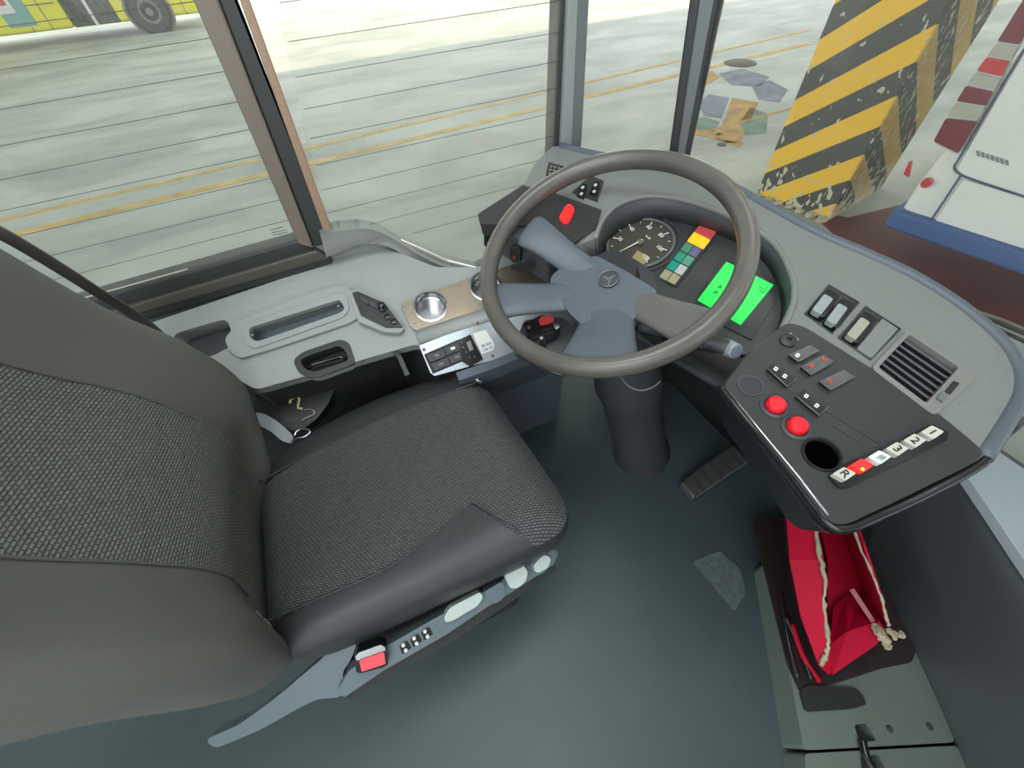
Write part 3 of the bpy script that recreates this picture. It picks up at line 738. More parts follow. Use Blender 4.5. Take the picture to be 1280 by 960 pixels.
# ================================================================== DASHBOARD
def make_dash():
    root = thing('dashboard', 'wraparound grey dashboard with instruments, rocker switches and black control panel', 'dashboard', (.7, .4, 0))
    clus = spx([(744, 298), (755, 272), (778, 253), (815, 245), (862, 252), (922, 275), (968, 305), (990, 345), (993, 372), (988, 390), (978, 412)], 4)
    outline = [(655, 232), (668, 205), (690, 183), (708, 182), (760, 196), (800, 202), (850, 208), (905, 228), (960, 258), (1020, 290), (1085, 318), (1140, 345), (1200, 382), (1250, 425), (1272, 458), (1276, 490), (1262, 520), (1228, 572), (1205, 585),
               (1120, 540)]+clus[::-1]+[(722, 306), (690, 262)]
    R_ = [.012]*len(outline); 
    for i in (3, 13, 14, 15, 17): R_[i] = .03
    for i in range(20, 20+len(clus)): R_[i] = 0
    vent = [(1094, 459), (1136, 416), (1220, 470), (1167, 514)]
    rock1 = [(1006, 392), (1036, 356), (1074, 378), (1040, 417)]
    rock2 = [(1048, 422), (1082, 383), (1126, 411), (1088, 450)]
    shell = plate('shell', outline, D, .035, M_shell, root, r=R_, bevel=.006, seg=3,
                  holes=[(vent, .008, .03, True), (rock1, .002, .012, True), (rock2, .002, .012, True),
                         ([(680, 230), (686, 202), (717, 211), (713, 226), (706, 236)], .003, .012, True)])
    # cluster surround lip
    lip = [D.off(-.002).hit(*p) for p in clus]; tube('cluster_lip', lip, .0055, M_shell, shell)
    dn = [Vector((p.x+.015*(1-i/len(lip)), p.y, K.p.z-((p.x-K.p.x)*K.n.x+(p.y-K.p.y)*K.n.y)/K.n.z-.004)) for i, p in enumerate(lip)]
    hw = link('hood_wall', grid_bm([[a+(Vector((-.001, 0, 0))) for a in lip], dn]), M_dark, shell, smooth=True); hw.modifiers.new('t', 'SOLIDIFY').thickness = .004
    # raised outer rim along the windscreen, blue grey
    edge = spx([(700, 184), (760, 197), (830, 205), (905, 230), (960, 260), (1020, 292), (1085, 320), (1140, 346), (1200, 384), (1250, 427), (1272, 462), (1274, 492), (1260, 522), (1228, 572)], 5)
    A = [D.off(-.004).hit(*p) for p in edge]
    tube('edge_trim', A, .010, M_blueg, shell, seg=12)
    # lower windscreen ledge beyond the shell
    out = [Vector((min(1.0, p.x+.10), p.y+.02, p.z-.06)) for p in A]
    # instrument panel
    kp = [K.hit(*p) for p in ((722, 320), (742, 235), (850, 215), (1000, 280), (1040, 350), (1000, 425), (935, 445), (860, 432), (790, 392), (745, 352))]
    face = link('instrument_panel', plate_bm(rnd(kp, .02), [], K.n, .01), mat('instrument_face', (58, 60, 60), .38), root)
    # ---- speedometer
    sx = K.hit(810, 313)-K.hit(790, 290)
    c = K.off(.002).hit(800, 304); X, Y, Nn = frame_of(K.n, (0, -1, 0))
    Rr = .064
    def da(px, py):
        v_ = K.off(.002).hit(px, py)-c; return math.atan2(v_.dot(Y), v_.dot(X)) % (2*math.pi)
    af = math.degrees(da(784, 325))
    def dpt(a, r, h=0): return c+(X*math.cos(a)+Y*math.sin(a))*r+Nn*h
    # dial: a circle with a flat foot
    ar = [math.radians(af+38+(284*k/50)) for k in range(51)]
    dial = [dpt(a, Rr) for a in ar]
    sp = link('speedometer', plate_bm(dial, [], Nn, .004), mat('dial_face', (70, 68, 60), .35), root)
    bez = [dpt(a, Rr+.003, .002) for a in ar]; tube('bezel', bez+[bez[0]], .0035, mat('bezel_grey', (92, 96, 96), .35), sp)
    bez = [dpt(a, Rr+.014, .001) for a in [math.radians(af+34+(292*k/50)) for k in range(51)]]; tube('outer_ring', bez+[bez[0]], .0018, M_dark, sp)
    a20, a120 = da(776, 300), da(809, 329)
    if a120 > a20: a120 -= 2*math.pi
    step = (a120-a20)/10; a0 = a20-2*step; a1 = a120
    for i in range(13):
        a = a0+(a1-a0)*i/12; big = i % 2 == 0
        link('tick', tube_bm([dpt(a, Rr-.004, .003), dpt(a, Rr-(.013 if big else .009), .003)], .0011 if big else .0008, 5), M_white, sp)
        if big and 0 < i:
            text('numeral', str(i*10), dpt(a, Rr-.020, .003), Nn, X, .0125, M_white, sp)
    text('unit_text', 'km/h', dpt(math.pi/2, .020, .003), Nn, X, .007, M_white, sp)
    plate('odometer', [(790, 322), (797, 313), (812, 321), (805, 331)], K, .002, mat('odometer_lcd', (150, 142, 92), .4), sp, r=.001, bevel=0, raise_=.0035)
    tube('needle', [dpt(da(777, 316), .048, .006), dpt(da(777, 316), -.006, .006)], [.0007, .0017], M_white, sp, seg=6)
    link('red_mark', tube_bm([dpt(da(773, 321), .050, .003), dpt(da(773, 321), .058, .003)], .002, 6), M_redprint, sp)
    lathe('needle_cap', [(.008, .002), (.008, .006), (0, .008)], c, Nn, mat('cap_olive', (96, 92, 76), .4), sp, seg=24)
    # reset pin
    lathe('reset_pin', [(.003, 0), (.003, .005), (0, .006)], K.hit(777, 332), Nn, M_gloss, root, seg=12)
    # ---- warning lamps
    lamps = plate('warning_lamp_block', [(822, 344), (868, 284), (896, 290), (892, 300), (846, 358), (838, 356)], K, .003, M_black, root, r=.002, bevel=0, raise_=.003)
    def quad(p, ax, ay): return [(p[0], p[1]), (p[0]+ax[0], p[1]+ax[1]), (p[0]+ax[0]+ay[0], p[1]+ax[1]+ay[1]), (p[0]+ay[0], p[1]+ay[1])]
    o_ = (823, 346); v = (8.8, -11.3); u = (10.0, 5.0); ks = [(152, 150, 118), (158, 152, 122), (36, 142, 118), (176, 180, 178), (48, 140, 118), (86, 148, 124), (72, 132, 102), (98, 104, 132)]
    i = 0
    for r_ in range(4):
        for c_ in range(2):
            p = (o_[0]+v[0]*r_+u[0]*c_+1.0, o_[1]+v[1]*r_+u[1]*c_)
            col = ks[i]; m_ = mat('lamp_lens_%d_%d_%d' % col, col, .3)
            plate('lamp_lens', quad(p, (u[0]*.92, u[1]*.92), (v[0]*.88, v[1]*.88)), K, .003, m_, lamps, r=.0008, bevel=.0004, raise_=.005); i += 1
    p = (o_[0]+v[0]*4+1, o_[1]+v[1]*4)
    plate('amber_lamp', quad(p, (20, 10), (8.6, -11)), K, .003, mat('amber_lit', (255, 146, 24), .3, emit=1.6), lamps, r=.0008, bevel=.0004, raise_=.005)
    p = (o_[0]+v[0]*5+1, o_[1]+v[1]*5)
    plate('red_lamp', quad(p, (20, 10), (8.6, -11)), K, .003, mat('pink_red_lens', (196, 74, 78), .3, emit=.15), lamps, r=.0008, bevel=.0004, raise_=.005)
    # ---- green display
    ds = plate('display_frame', [(863, 386), (903, 318), (983, 356), (940, 425)], K, .004, mat('display_bezel', (44, 46, 46), .3), root, r=.003, bevel=.001, raise_=.003)
    plate('display', [(872, 375), (908, 327), (967, 356), (926, 406)], K, .002, mat('display_green', (40, 226, 84), .3, emit=.45), ds, r=.001, bevel=0, raise_=.005)
    ik = mat('display_ink', (20, 90, 40), .5)
    for a, b in (((948, 361), (953, 366)), ((953, 366), (959, 363)), ((949, 357), (954, 362)), ((954, 362), (960, 359))):
        link('display_mark', tube_bm([K.off(.0056).hit(*a), K.off(.0056).hit(*b)], .0005, 5), ik, ds)
    text('display_text', 'P', K.off(.0055).hit(894, 366), K.n, (0, -1, 0), .012, ik, ds)
    text('display_text', 'P', K.off(.0055).hit(899, 359), K.n, (0, -1, 0), .012, ik, ds)
    lathe('round_cover', [(0, .003), (.0175, .003), (.019, 0)], K.hit(924, 403), Nn, M_dark, root)
    # ---- rocker switches (pale) right
    pk = mat('pale_rocker', (150, 152, 138), .4); pk2 = mat('pale_rocker_cool', (140, 148, 148), .4)
    def rocker(a, m_, w=(20, 10), l=(-22, 27)):
        b = plate('rocker_base', [(a[0], a[1]), (a[0]+w[0], a[1]+w[1]), (a[0]+w[0]+l[0], a[1]+w[1]+l[1]), (a[0]+l[0], a[1]+l[1])], D, .012, M_gloss, root, r=.008, bevel=.002, raise_=.004)
        q = .12
        plate('rocker_key', [(a[0]+w[0]*.08+l[0]*.22, a[1]+w[1]*.08+l[1]*.22), (a[0]+w[0]*.72+l[0]*.22, a[1]+w[1]*.72+l[1]*.22), (a[0]+w[0]*.72+l[0]*.93, a[1]+w[1]*.72+l[1]*.93), (a[0]+w[0]*.08+l[0]*.93, a[1]+w[1]*.08+l[1]*.93)], D, .01, m_, b, r=.004, bevel=.002, raise_=.009)
    rocker((1034, 360), pk2, (18, 10), (-22, 28)); rocker((1052, 371), pk2, (18, 10), (-22, 30)); rocker((1081, 388), pk, (18, 11), (-26, 31))
    for fr_ in (rock1, rock2):
        cc = [D.off(.001).hit(*p) for p in fr_]; tube('switch_frame', cc+[cc[0]], .0012, M_dark, root, seg=6)
    plate('blank_cover', [(1071, 436), (1103, 398), (1123, 411), (1089, 448)], D, .004, M_shell, root, r=.002, bevel=.001, raise_=.001)
    # ---- right air vent
    vf = plate('vent_frame', [(1089, 460), (1135, 411), (1225, 469), (1168, 520)], D, .006, mat('vent_frame_grey', (120, 122, 118), .35), root, r=.008, bevel=.002, raise_=.005,
               holes=[([(1098, 459), (1137, 418), (1199, 459), (1158, 504)], .004, .02, False)])
    vb = plate('vent_back', [(1094, 459), (1136, 414), (1210, 464), (1160, 510)], D, .002, M_dark2, vf, r=.004, bevel=0, raise_=-.022)
    e0, e1, e2, e3 = (1098, 459), (1137, 418), (1199, 459), (1158, 504)
    for i in range(7):
        f_ = (i+.6)/7.2
        a = (e0[0]+(e1[0]-e0[0])*f_, e0[1]+(e1[1]-e0[1])*f_); b = (e3[0]+(e2[0]-e3[0])*f_, e3[1]+(e2[1]-e3[1])*f_)
        P0 = D.off(-.006).hit(*a); P1 = D.off(-.006).hit(*b)
        link('louvre', tube_bm([P0, P1], 0, flat=((-.5, -.2, .8), .003, .010)), M_dark, vf)
    plate('vent_slider', [(1172, 497), (1178, 490), (1186, 494), (1179, 502)], D, .006, M_framec, vf, r=.001, bevel=.001, raise_=.009)
    plate('vent_slot', [(1181, 489), (1192, 476), (1200, 479), (1188, 493)], D, .002, M_dark2, vf, r=.001, bevel=0, raise_=.0062)
    # ---- black control panel (lower right)
    pan = [(903, 484), (925, 455), (955, 425), (984, 403), (1005, 408), (1060, 442), (1120, 480), (1180, 522), (1232, 566), (1215, 580), (1130, 622), (1060, 655), (1040, 655), (1015, 625), (960, 555)]
    holes_ = [([(1008+19.5*math.cos(a), 0) for a in ()], 0, 0, False)]
    c0 = D.off(.004).hit(1027, 568); x, y, n = frame_of(D.n, (1, 0, 0)); hole = [c0+(x*math.cos(a)+y*math.sin(a))*.021 for a in (2*math.pi*i/32 for i in range(32))]
    q = D.off(.004); outer = rnd([q.hit(*p) for p in pan], .014)
    cp = link('control_panel', plate_bm(outer, [hole], q.n, .02, [(.018, False)]), M_black, root, bevel=.003)
    lathe('hole_dark_disc', [(.0212, -.005), (.0, -.005)], c0, n, mat('hole_shade_black', (3, 3, 3), 1., spec=0.), cp)  # black disc painted in for the darkness inside the hole
    lathe('hole_rim', [(.0205, 0), (.0205, .002), (.0235, .002), (.024, 0)], c0, n, M_gloss, cp)
    # deep body and glossy rim round the nose
    nose = [(898, 488), (925, 450), (960, 420), (1110, 470), (1262, 520), (1232, 578), (1140, 630), (1062, 666), (1036, 668), (1014, 650), (955, 565)]
    body = [D.off(-.017).hit(*p) for p in nose]
    link('panel_body', plate_bm(rnd(body, .02), [], D.n, .085, taper=.16), M_gloss, root, bevel=.006, seg=3)
    rimp = [D.off(-.003).hit(*p) for p in spx([(900, 482), (930, 521), (975, 574), (1018, 630), (1036, 654), (1058, 661), (1100, 644), (1160, 616), (1225, 580), (1245, 552)], 6)]
    tube('panel_rim', rimp, .006, M_gloss, root)
    sv = [D.off(.005).hit(*p) for p in ((906, 484), (950, 538), (1000, 598), (1035, 644))]
    tube('silver_edge', sv, .0018, M_steel, root, seg=8)
    # underside skirt down to the floor, dark
    # red push buttons
    for p in ((968, 508), (995, 534)):
        cc = D.off(.004).hit(*p)
        b = lathe('button_collar', [(.019, 0), (.019, .002), (.016, .004), (.014, .003)], cc, D.n, M_dark, cp)
        lathe('red_button', [(.0125, 0), (.0125, .009), (.010, .012), (0, .0125)], cc, D.n, M_red, b)
    cc = D.off(.004).hit(938, 482); lathe('round_recess', [(.018, 0), (.018, .0015), (.015, .0015), (.014, -.0005), (0, -.0005)], cc, D.n, M_dark, cp)
    # key switch
    cc = D.off(.004).hit(985, 426); lathe('key_lock', [(.012, 0), (.012, .003), (.009, .005), (.004, .005), (.003, .001), (0, .001)], cc, D.n, M_black, cp)
    text('lock_print', 'AUTO', D.off(.0048).hit(992, 421), D.n, (0, -1, 0), .006, M_white, cp)
    # rocker keys
    def rk(px, marks, nm='rocker_key'):
        b = plate(nm, px, D, .008, M_gloss, cp, r=.003, bevel=.002, raise_=.010)
        ed = [D.off(.0096).hit(*p) for p in px]; tube('key_edge', [ed[0], ed[3], ed[2]], .0009, M_framec, b, seg=6)
        for (mx, my, m_) in marks:
            plate('key_symbol', [(mx-3.6, my+.4), (mx-.4, my-3.2), (mx+3.6, my-.6), (mx+.6, my+3)], D, .001, m_, b, r=.0008, bevel=0, raise_=.0106,
                  holes=[([(mx-1.4, my+.2), (mx-.2, my-1.2), (mx+1.6, my-.2), (mx+.4, my+1)], 0, .001, False)])
    rk([(986, 443), (1013, 431), (1025, 438), (998, 452)], [(997, 444, M_white)])
    rk([(1001, 458), (1030, 443), (1043, 452), (1014, 468)], [(1014, 457, M_redprint), (1031, 449, M_redprint)])
    rk([(1024, 476), (1056, 462), (1069, 471), (1038, 487)], [(1038, 476, M_redprint)])
    rk([(959, 460), (971, 452), (996, 473), (984, 483)], [(970, 461, M_white), (981, 470, M_white)])
    rk([(994, 494), (1006, 486), (1036, 508), (1024, 519)], [(1008, 495, M_white), (1021, 507, M_white)])
    # panel joints
    for a, b in (((1010, 500), (1100, 556)), ((1040, 532), (1072, 552))):
        link('joint_line', tube_bm([D.off(.0042).hit(*a), D.off(.0042).hit(*b)], .0006, 5), M_dark2, cp)
    # ---- gear selector keys
    base = plate('gear_key_base', [(1036, 594), (1050, 582), (1165, 530), (1186, 540), (1184, 550), (1062, 608), (1050, 610)], D, .01, M_gloss, cp, r=.003, bevel=.002, raise_=.009)
    xd = Vector((0, -1, 0))
    names = ['R', '', '', '3', '2', '1']
    for i in range(6):
        f_ = i/5; cx = 1056+(1166-1056)*f_; cy = 593+(541-593)*f_
        px = [(cx-15, cy-1), (cx-1, cy-9.5), (cx+14.5, cy-1.5), (cx+1, cy+8)]
        m_ = M_redlit if i == 1 else M_key
        if i == 2:
            k = plate('gear_key', px, D, .010, mat('white_key_cap', (215, 222, 220), .3), base, r=.002, bevel=.001, raise_=.018,
                      holes=[([(cx-6, cy), (cx+2, cy-5), (cx+9, cy-1), (cx+2, cy+4)], .001, .008, True)])
        else:
            k = plate('gear_key', px, D, .010, m_, base, r=.002, bevel=.0015, raise_=.018)
        if names[i]:
            text('key_letter', names[i], D.off(.0186).hit(cx, cy-.8), D.n, xd, .015, M_dark2, k)
        if i == 1:
            lathe('indicator_lamp', [(.002, 0), (.002, .001), (0, .001)], D.off(.018).hit(cx, cy+4), D.n, mat('amber_led', (255, 170, 40), .3, emit=3), k, seg=12)
    # ---- left wing: speaker grille, rockers
    gp = plate('speaker_grille', [(681, 229), (687, 204), (716, 212), (712, 225), (705, 235)], D, .002, M_black, root, r=.002, bevel=0, raise_=-.001)
    for i in range(6):
        for j in range(5):
            a = (.1+.16*i); b = (.12+.19*j)
            A_ = (687+(716-687)*a, 205+(212-205)*a); B_ = (682+(705-682)*a, 228+(234-228)*a)
            p = (A_[0]+(B_[0]-A_[0])*b, A_[1]+(B_[1]-A_[1])*b)
            lathe('grille_stud', [(.0036, 0), (.0036, .002), (.0022, .002), (.0012, .0)], D.off(-.0008).hit(*p), D.n, M_shell, gp, seg=8)
    sb = plate('switch_bank', [(715, 240), (738, 219), (755, 226), (747, 252)], D, .006, M_black, root, r=.002, bevel=.001, raise_=.002)
    for p in ((727, 238), (743, 235)):
        k = plate('rocker_key', [(p[0]-6, p[1]+5), (p[0]+0, p[1]-9), (p[0]+7, p[1]-7), (p[0]+3, p[1]+9)], D, .006, M_gloss, sb, r=.002, bevel=.001, raise_=.006)
        for dy in (-4, 4):
            plate('key_symbol', [(p[0]-2+dy*-.2, p[1]+dy+1), (p[0]+dy*-.2, p[1]+dy-2), (p[0]+3+dy*-.2, p[1]+dy-1), (p[0]+1+dy*-.2, p[1]+dy+2)], D, .001, M_white, k, r=.0004, bevel=0, raise_=.0066)
    # ---- black shelf with hazard button and its side box
    sh = plate('black_shelf', [(655, 232), (690, 240), (752, 262), (745, 285), (716, 305), (672, 282), (600, 280), (597, 268)], D, .03, M_black, root, r=.006, bevel=.004, raise_=.004)
    plate('hazard_button', [(699, 271), (708, 256), (713, 255), (718, 260), (711, 275), (705, 277)], D, .008, M_redlit, sh, r=.004, bevel=.002, raise_=.011)
    bx = [(597, 268), (655, 229), (700, 246), (725, 295), (690, 300)]
    q = D.off(.0); top = rnd([q.hit(*p) for p in ((596, 268), (655, 230), (690, 242), (722, 300), (684, 320))], .008)
    sb = link('side_switch_box', plate_bm(top, [], D.n, .085, taper=.04), M_dark, root, bevel=.005, seg=3)
    # cowl between shelf and cluster
    A = [D.off(.002).hit(*p) for p in ((752, 262), (745, 285), (716, 310))]
    B = [K.off(.01).hit(*p) for p in ((756, 300), (752, 330), (742, 345))]
    o = link('cowl', grid_bm([A, B]), M_dark, root, smooth=True); md = o.modifiers.new('t', 'SOLIDIFY'); md.thickness = .006
    # rockers on the side of the box
    X0 = D.hit(596, 268); X1 = D.hit(684, 320); t = (X1-X0).normalized(); nn = t.cross(D.n).normalized()
    if nn.dot(CAM-X0) < 0: nn = -nn
    F = Pl(X0+nn*.004, nn)
    for (cx, cy) in ((611, 300), (643, 318)):
        b = plate('side_rocker', [(cx-6, cy-9), (cx+3, cy-11), (cx+7, cy-6), (cx+7, cy+9), (cx-1, cy+11), (cx-6, cy+6)], F, .006, M_gloss, sb, r=.004, bevel=.001, raise_=.003)
        plate('key_symbol', [(cx-2, cy+3), (cx+1, cy+2.4), (cx+1, cy+5), (cx-2, cy+5.6)], F, .001, M_redprint, b, r=.0003, bevel=0, raise_=.004)
    # body below the dash: knee panels
    kn = [(640, 352), (700, 322), (760, 360), (860, 440), (925, 480), (960, 600), (900, 560), (800, 470), (700, 400)]
    bmk = bmesh.new()
    rows = [[D.off(-.04).hit(*p) for p in ((640, 330), (720, 318), (800, 420), (900, 480), (985, 600))],
            [Vector((.55, .90, .55)), Vector((.70, .75, .55)), Vector((.78, .5, .55)), Vector((.80, .3, .55)), Vector((.80, .05, .60))],
            [Vector((.75, .92, .2)), Vector((.85, .75, .2)), Vector((.92, .5, .2)), Vector((.95, .3, .2)), Vector((.95, .05, .2))],
            [Vector((.95, .94, 0)), Vector((1.0, .75, 0)), Vector((1.0, .5, 0)), Vector((1.0, .3, 0)), Vector((1.0, .05, 0))]]
    o = link('knee_panel', grid_bm(rows), M_dark2, root, smooth=True); md = o.modifiers.new('t', 'SOLIDIFY'); md.thickness = .01
make_dash()

# ================================================================== STEERING WHEEL
def make_wheel():
    c = CAM+Vector((0.399, 0.525, -0.406)); n = Vector((-math.sin(.373), -.138, math.cos(.373))).normalized()
    RP = Pl(c, n); HP = RP.off(-.052)
    root = thing('steering_wheel', 'large four-spoked grey steering wheel with worn rim and a star emblem on its hub', 'steering wheel', c)
    X, Y, Z = frame_of(n, (1, 0, 0))
    bm = bmesh.new(); R0, r0 = .2215, .0175; NS, MS = 120, 20; V = []
    for i in range(NS):
        a = 2*math.pi*i/NS; d = X*math.cos(a)+Y*math.sin(a)
        gr = 1+.03*math.sin(a*60)*0
        V.append([bm.verts.new(c+d*(R0+r0*gr*math.cos(b)*.92)+Z*r0*gr*math.sin(b)*1.08) for b in (2*math.pi*j/MS for j in range(MS))])
    for i in range(NS):
        for j in range(MS):
            bm.faces.new((V[i][j], V[(i+1) % NS][j], V[(i+1) % NS][(j+1) % MS], V[i][(j+1) % MS]))
    link('rim', bm, M_rim, root, smooth=True)
    # hub pad
    hub = [(704, 332), (745, 319), (785, 340), (823, 364), (803, 387), (778, 414), (757, 434), (744, 424), (738, 406), (722, 388), (706, 380), (688, 372), (688, 346)]
    pad = plate('hub_pad', hub, HP, .03, M_blueg, root, r=.010, bevel=.006, seg=3, raise_=.008)
    # spokes
    def spoke(h0, h1, r0_, r1_, m=M_blueg, th=.020, drop=.0, k=8, nm='spoke', w=.75):
        a0, a1 = HP.off(.004).hit(*h0), HP.off(.004).hit(*h1); b0, b1 = RP.off(-.004).hit(*r0_), RP.off(-.004).hit(*r1_)
        bm = bmesh.new(); rings = []
        for i in range(k+1):
            t = i/k; s = t*t*(3-2*t); 
            p0 = a0.lerp(b0, t); p1 = a1.lerp(b1, t)
            # height eases from hub plane to rim plane
            lin_h = t; dz = (s-lin_h)*.048
            mid = (p0+p1)/2; nar = 1-(1-w)*math.sin(math.pi*min(1, t*1.0))
            p0 = mid+(p0-mid)*nar; p1 = mid+(p1-mid)*nar
            th_ = th*(1-.25*t)
            e = (p1-p0)
            ring = [p0+Z*dz-Z*th_*.5, p0+e*.06+Z*dz, p0+e*.3+Z*(dz+.004), p0+e*.7+Z*(dz+.004), p0+e*.94+Z*dz, p1+Z*dz-Z*th_*.5, p0+e*.8+Z*(dz-th_), p0+e*.2+Z*(dz-th_)]
            rings.append([bm.verts.new(q) for q in ring])
        for a, b in zip(rings, rings[1:]):
            for i in range(8): bm.faces.new((a[i], a[(i+1) % 8], b[(i+1) % 8], b[i]))
        bm.faces.new(rings[0]); bm.faces.new(rings[-1][::-1])
        return link(nm, bm, m, root, smooth=True, sub=1)
    spoke((716, 348), (764, 332), (640, 304), (672, 262), w=.86)
    spoke((716, 346), (728, 384), (614, 352), (618, 402), w=.9)
    spoke((806, 356), (780, 388), (914, 392), (846, 434), m=mat('spoke_grey_brown', (96, 94, 90), .4), w=.98)
    spoke((796, 380), (726, 386), (806, 456), (686, 460), w=.93)
    # raised thumb block at the lower left of the pad
    plate('pad_boss', [(700, 372), (716, 370), (738, 388), (740, 404), (730, 408), (712, 392)], HP, .02, M_blueg, root, r=.008, bevel=.005, raise_=.012, seg=3)
    # emblem
    ec = HP.off(.009).hit(761, 349)
    em = lathe('emblem', [(0, .001), (.0165, .001), (.0175, .003), (.019, .003), (.0195, 0)], ec, n, M_dark, root)
    silver = mat('emblem_silver', (140, 146, 150), .3, metal=.8)
    ring = [ec+(X*math.cos(a)+Y*math.sin(a))*.0178+Z*.003 for a in (2*math.pi*i/40 for i in range(41))]
    tube('emblem_ring', ring, .0009, silver, em, seg=6)
    bm = bmesh.new()
    # three-pointed star, turned with the wheel
    base_ang = math.atan2((HP.hit(757, 358)-ec).dot(Y), (HP.hit(757, 358)-ec).dot(X))
    tips = [HP.off(.012).hit(*p) for p in ((779, 345), (752, 346), (766, 360))]
    cen = ec+Z*.004; cv = bm.verts.new(cen+Z*.001)
    for k in range(3):
        a = 2*math.pi*k/3+math.atan2((HP.hit(778, 344)-ec).dot(Y), (HP.hit(778, 344)-ec).dot(X))
        d = X*math.cos(a)+Y*math.sin(a); s = Z.cross(d)
        tip = bm.verts.new(ec+d*.0172+Z*.0025); l_ = bm.verts.new(ec+(d*.5+s*.87)*.0042+Z*.0015); r_ = bm.verts.new(ec+(d*.5-s*.87)*.0042+Z*.0015)
        bm.faces.new((cv, l_, tip)); bm.faces.new((cv, tip, r_))
    link('emblem_star', bm, silver, em)
    # hub underside cone to the column
    lathe('hub_boss', [(.0, -.035), (.05, -.035), (.055, -.06), (.04, -.09), (0, -.09)], c-Z*.02, n, M_dark2, root)
    return c, n
WC, WN = make_wheel()

# ================================================================== STEERING COLUMN
def make_column():
    root = thing('steering_column', 'dark steering column cowling rising from the floor under the wheel', 'steering column', at(800, 578, z=0))
    lathe('cowling', [(.05, -.10), (.085, -.12), (.095, -.17), (.092, -.26), (.08, -.34), (.0, -.35)], WC, WN, M_dark, root)
    # lower barrel
    top = WC-WN*.24; bot = at(800, 575, z=.0)+Vector((0.02, 0.02, 0))
    ax = (top-bot)
    h = ax.length
    lathe('barrel', [(.0, 0), (.095, 0), (.098, .02), (.085, .08), (.082, h*.55), (.088, h*.62), (.092, h*.66), (.088, h*.7), (.08, h)], bot, ax, M_dark, root)
    # half-round cup under the rim
    q = Pl(WC-WN*.13, WN)
    tube('cowling_seam', [q.hit(*p) for p in spx([(775, 470), (785, 482), (800, 488), (816, 484), (826, 476)], 4)], .0016, M_framec, root, seg=6)
    # stalk with round end button
    q2 = Pl(WC-WN*.075, WN)
    a = q2.hit(800, 405); b = q2.hit(868, 420); e = q2.hit(914, 437)
    tube('indicator_stalk', smooth_path([a, b, e], 6), [.014]*7+[.013]*6, M_dark, root, seg=16)
    d = (CAM-e).normalized(); dd = ((e-b).normalized()*.5+d*.5).normalized()
    st = lathe('stalk_button', [(.0, .012), (.0115, .012), (.013, .010), (.0145, .0), (.0145, -.02), (0, -.02)], e, dd, mat('silver_plastic', (165, 170, 172), .3, metal=.4), root)
    lathe('stalk_cap', [(0, .002), (.009, .002), (.010, 0)], e+dd*.012, dd, mat('blue_grey_cap', (105, 116, 128), .35), st)
    # left cowling arm with ignition lock
    A_ = Pl((.3, .62, .78), (-.3, -.3, 1))
    ig = thing('ignition_unit', 'small black ignition lock box with a red tagged key below the wheel', 'ignition lock', A_.hit(675, 412))
    plate('lock_box', [(653, 405), (678, 393), (690, 400), (700, 407), (692, 416), (664, 424)], A_, .05, M_gloss, ig, r=.004, bevel=.003)
    plate('lower_lock', [(658, 420), (680, 416), (682, 428), (664, 431)], A_, .05, M_gloss, ig, r=.004, bevel=.003, raise_=-.012)
    for p in ((661, 409), (677, 423)):
        lathe('lock_stud', [(0, .003), (.003, .003), (.004, 0)], A_.hit(*p), A_.n, M_metal, ig, seg=14)
    plate('red_tag', [(673, 400), (677, 395), (689, 394), (693, 399), (686, 403), (675, 405)], A_, .008, mat('tag_red', (196, 62, 66), .4), ig, r=.003, bevel=.002, raise_=.016)
    plate('key_bow', [(690, 400), (696, 402), (700, 408), (695, 412), (691, 406)], A_, .004, M_steel, ig, r=.003, bevel=.001, raise_=.012)
    # support arm for the lock
    s = A_.off(-.04)
    plate('lock_bracket', [(640, 440), (655, 400), (700, 396), (735, 415), (742, 450), (700, 470)], s, .02, M_dark, ig, r=.01, bevel=.004)
make_column()

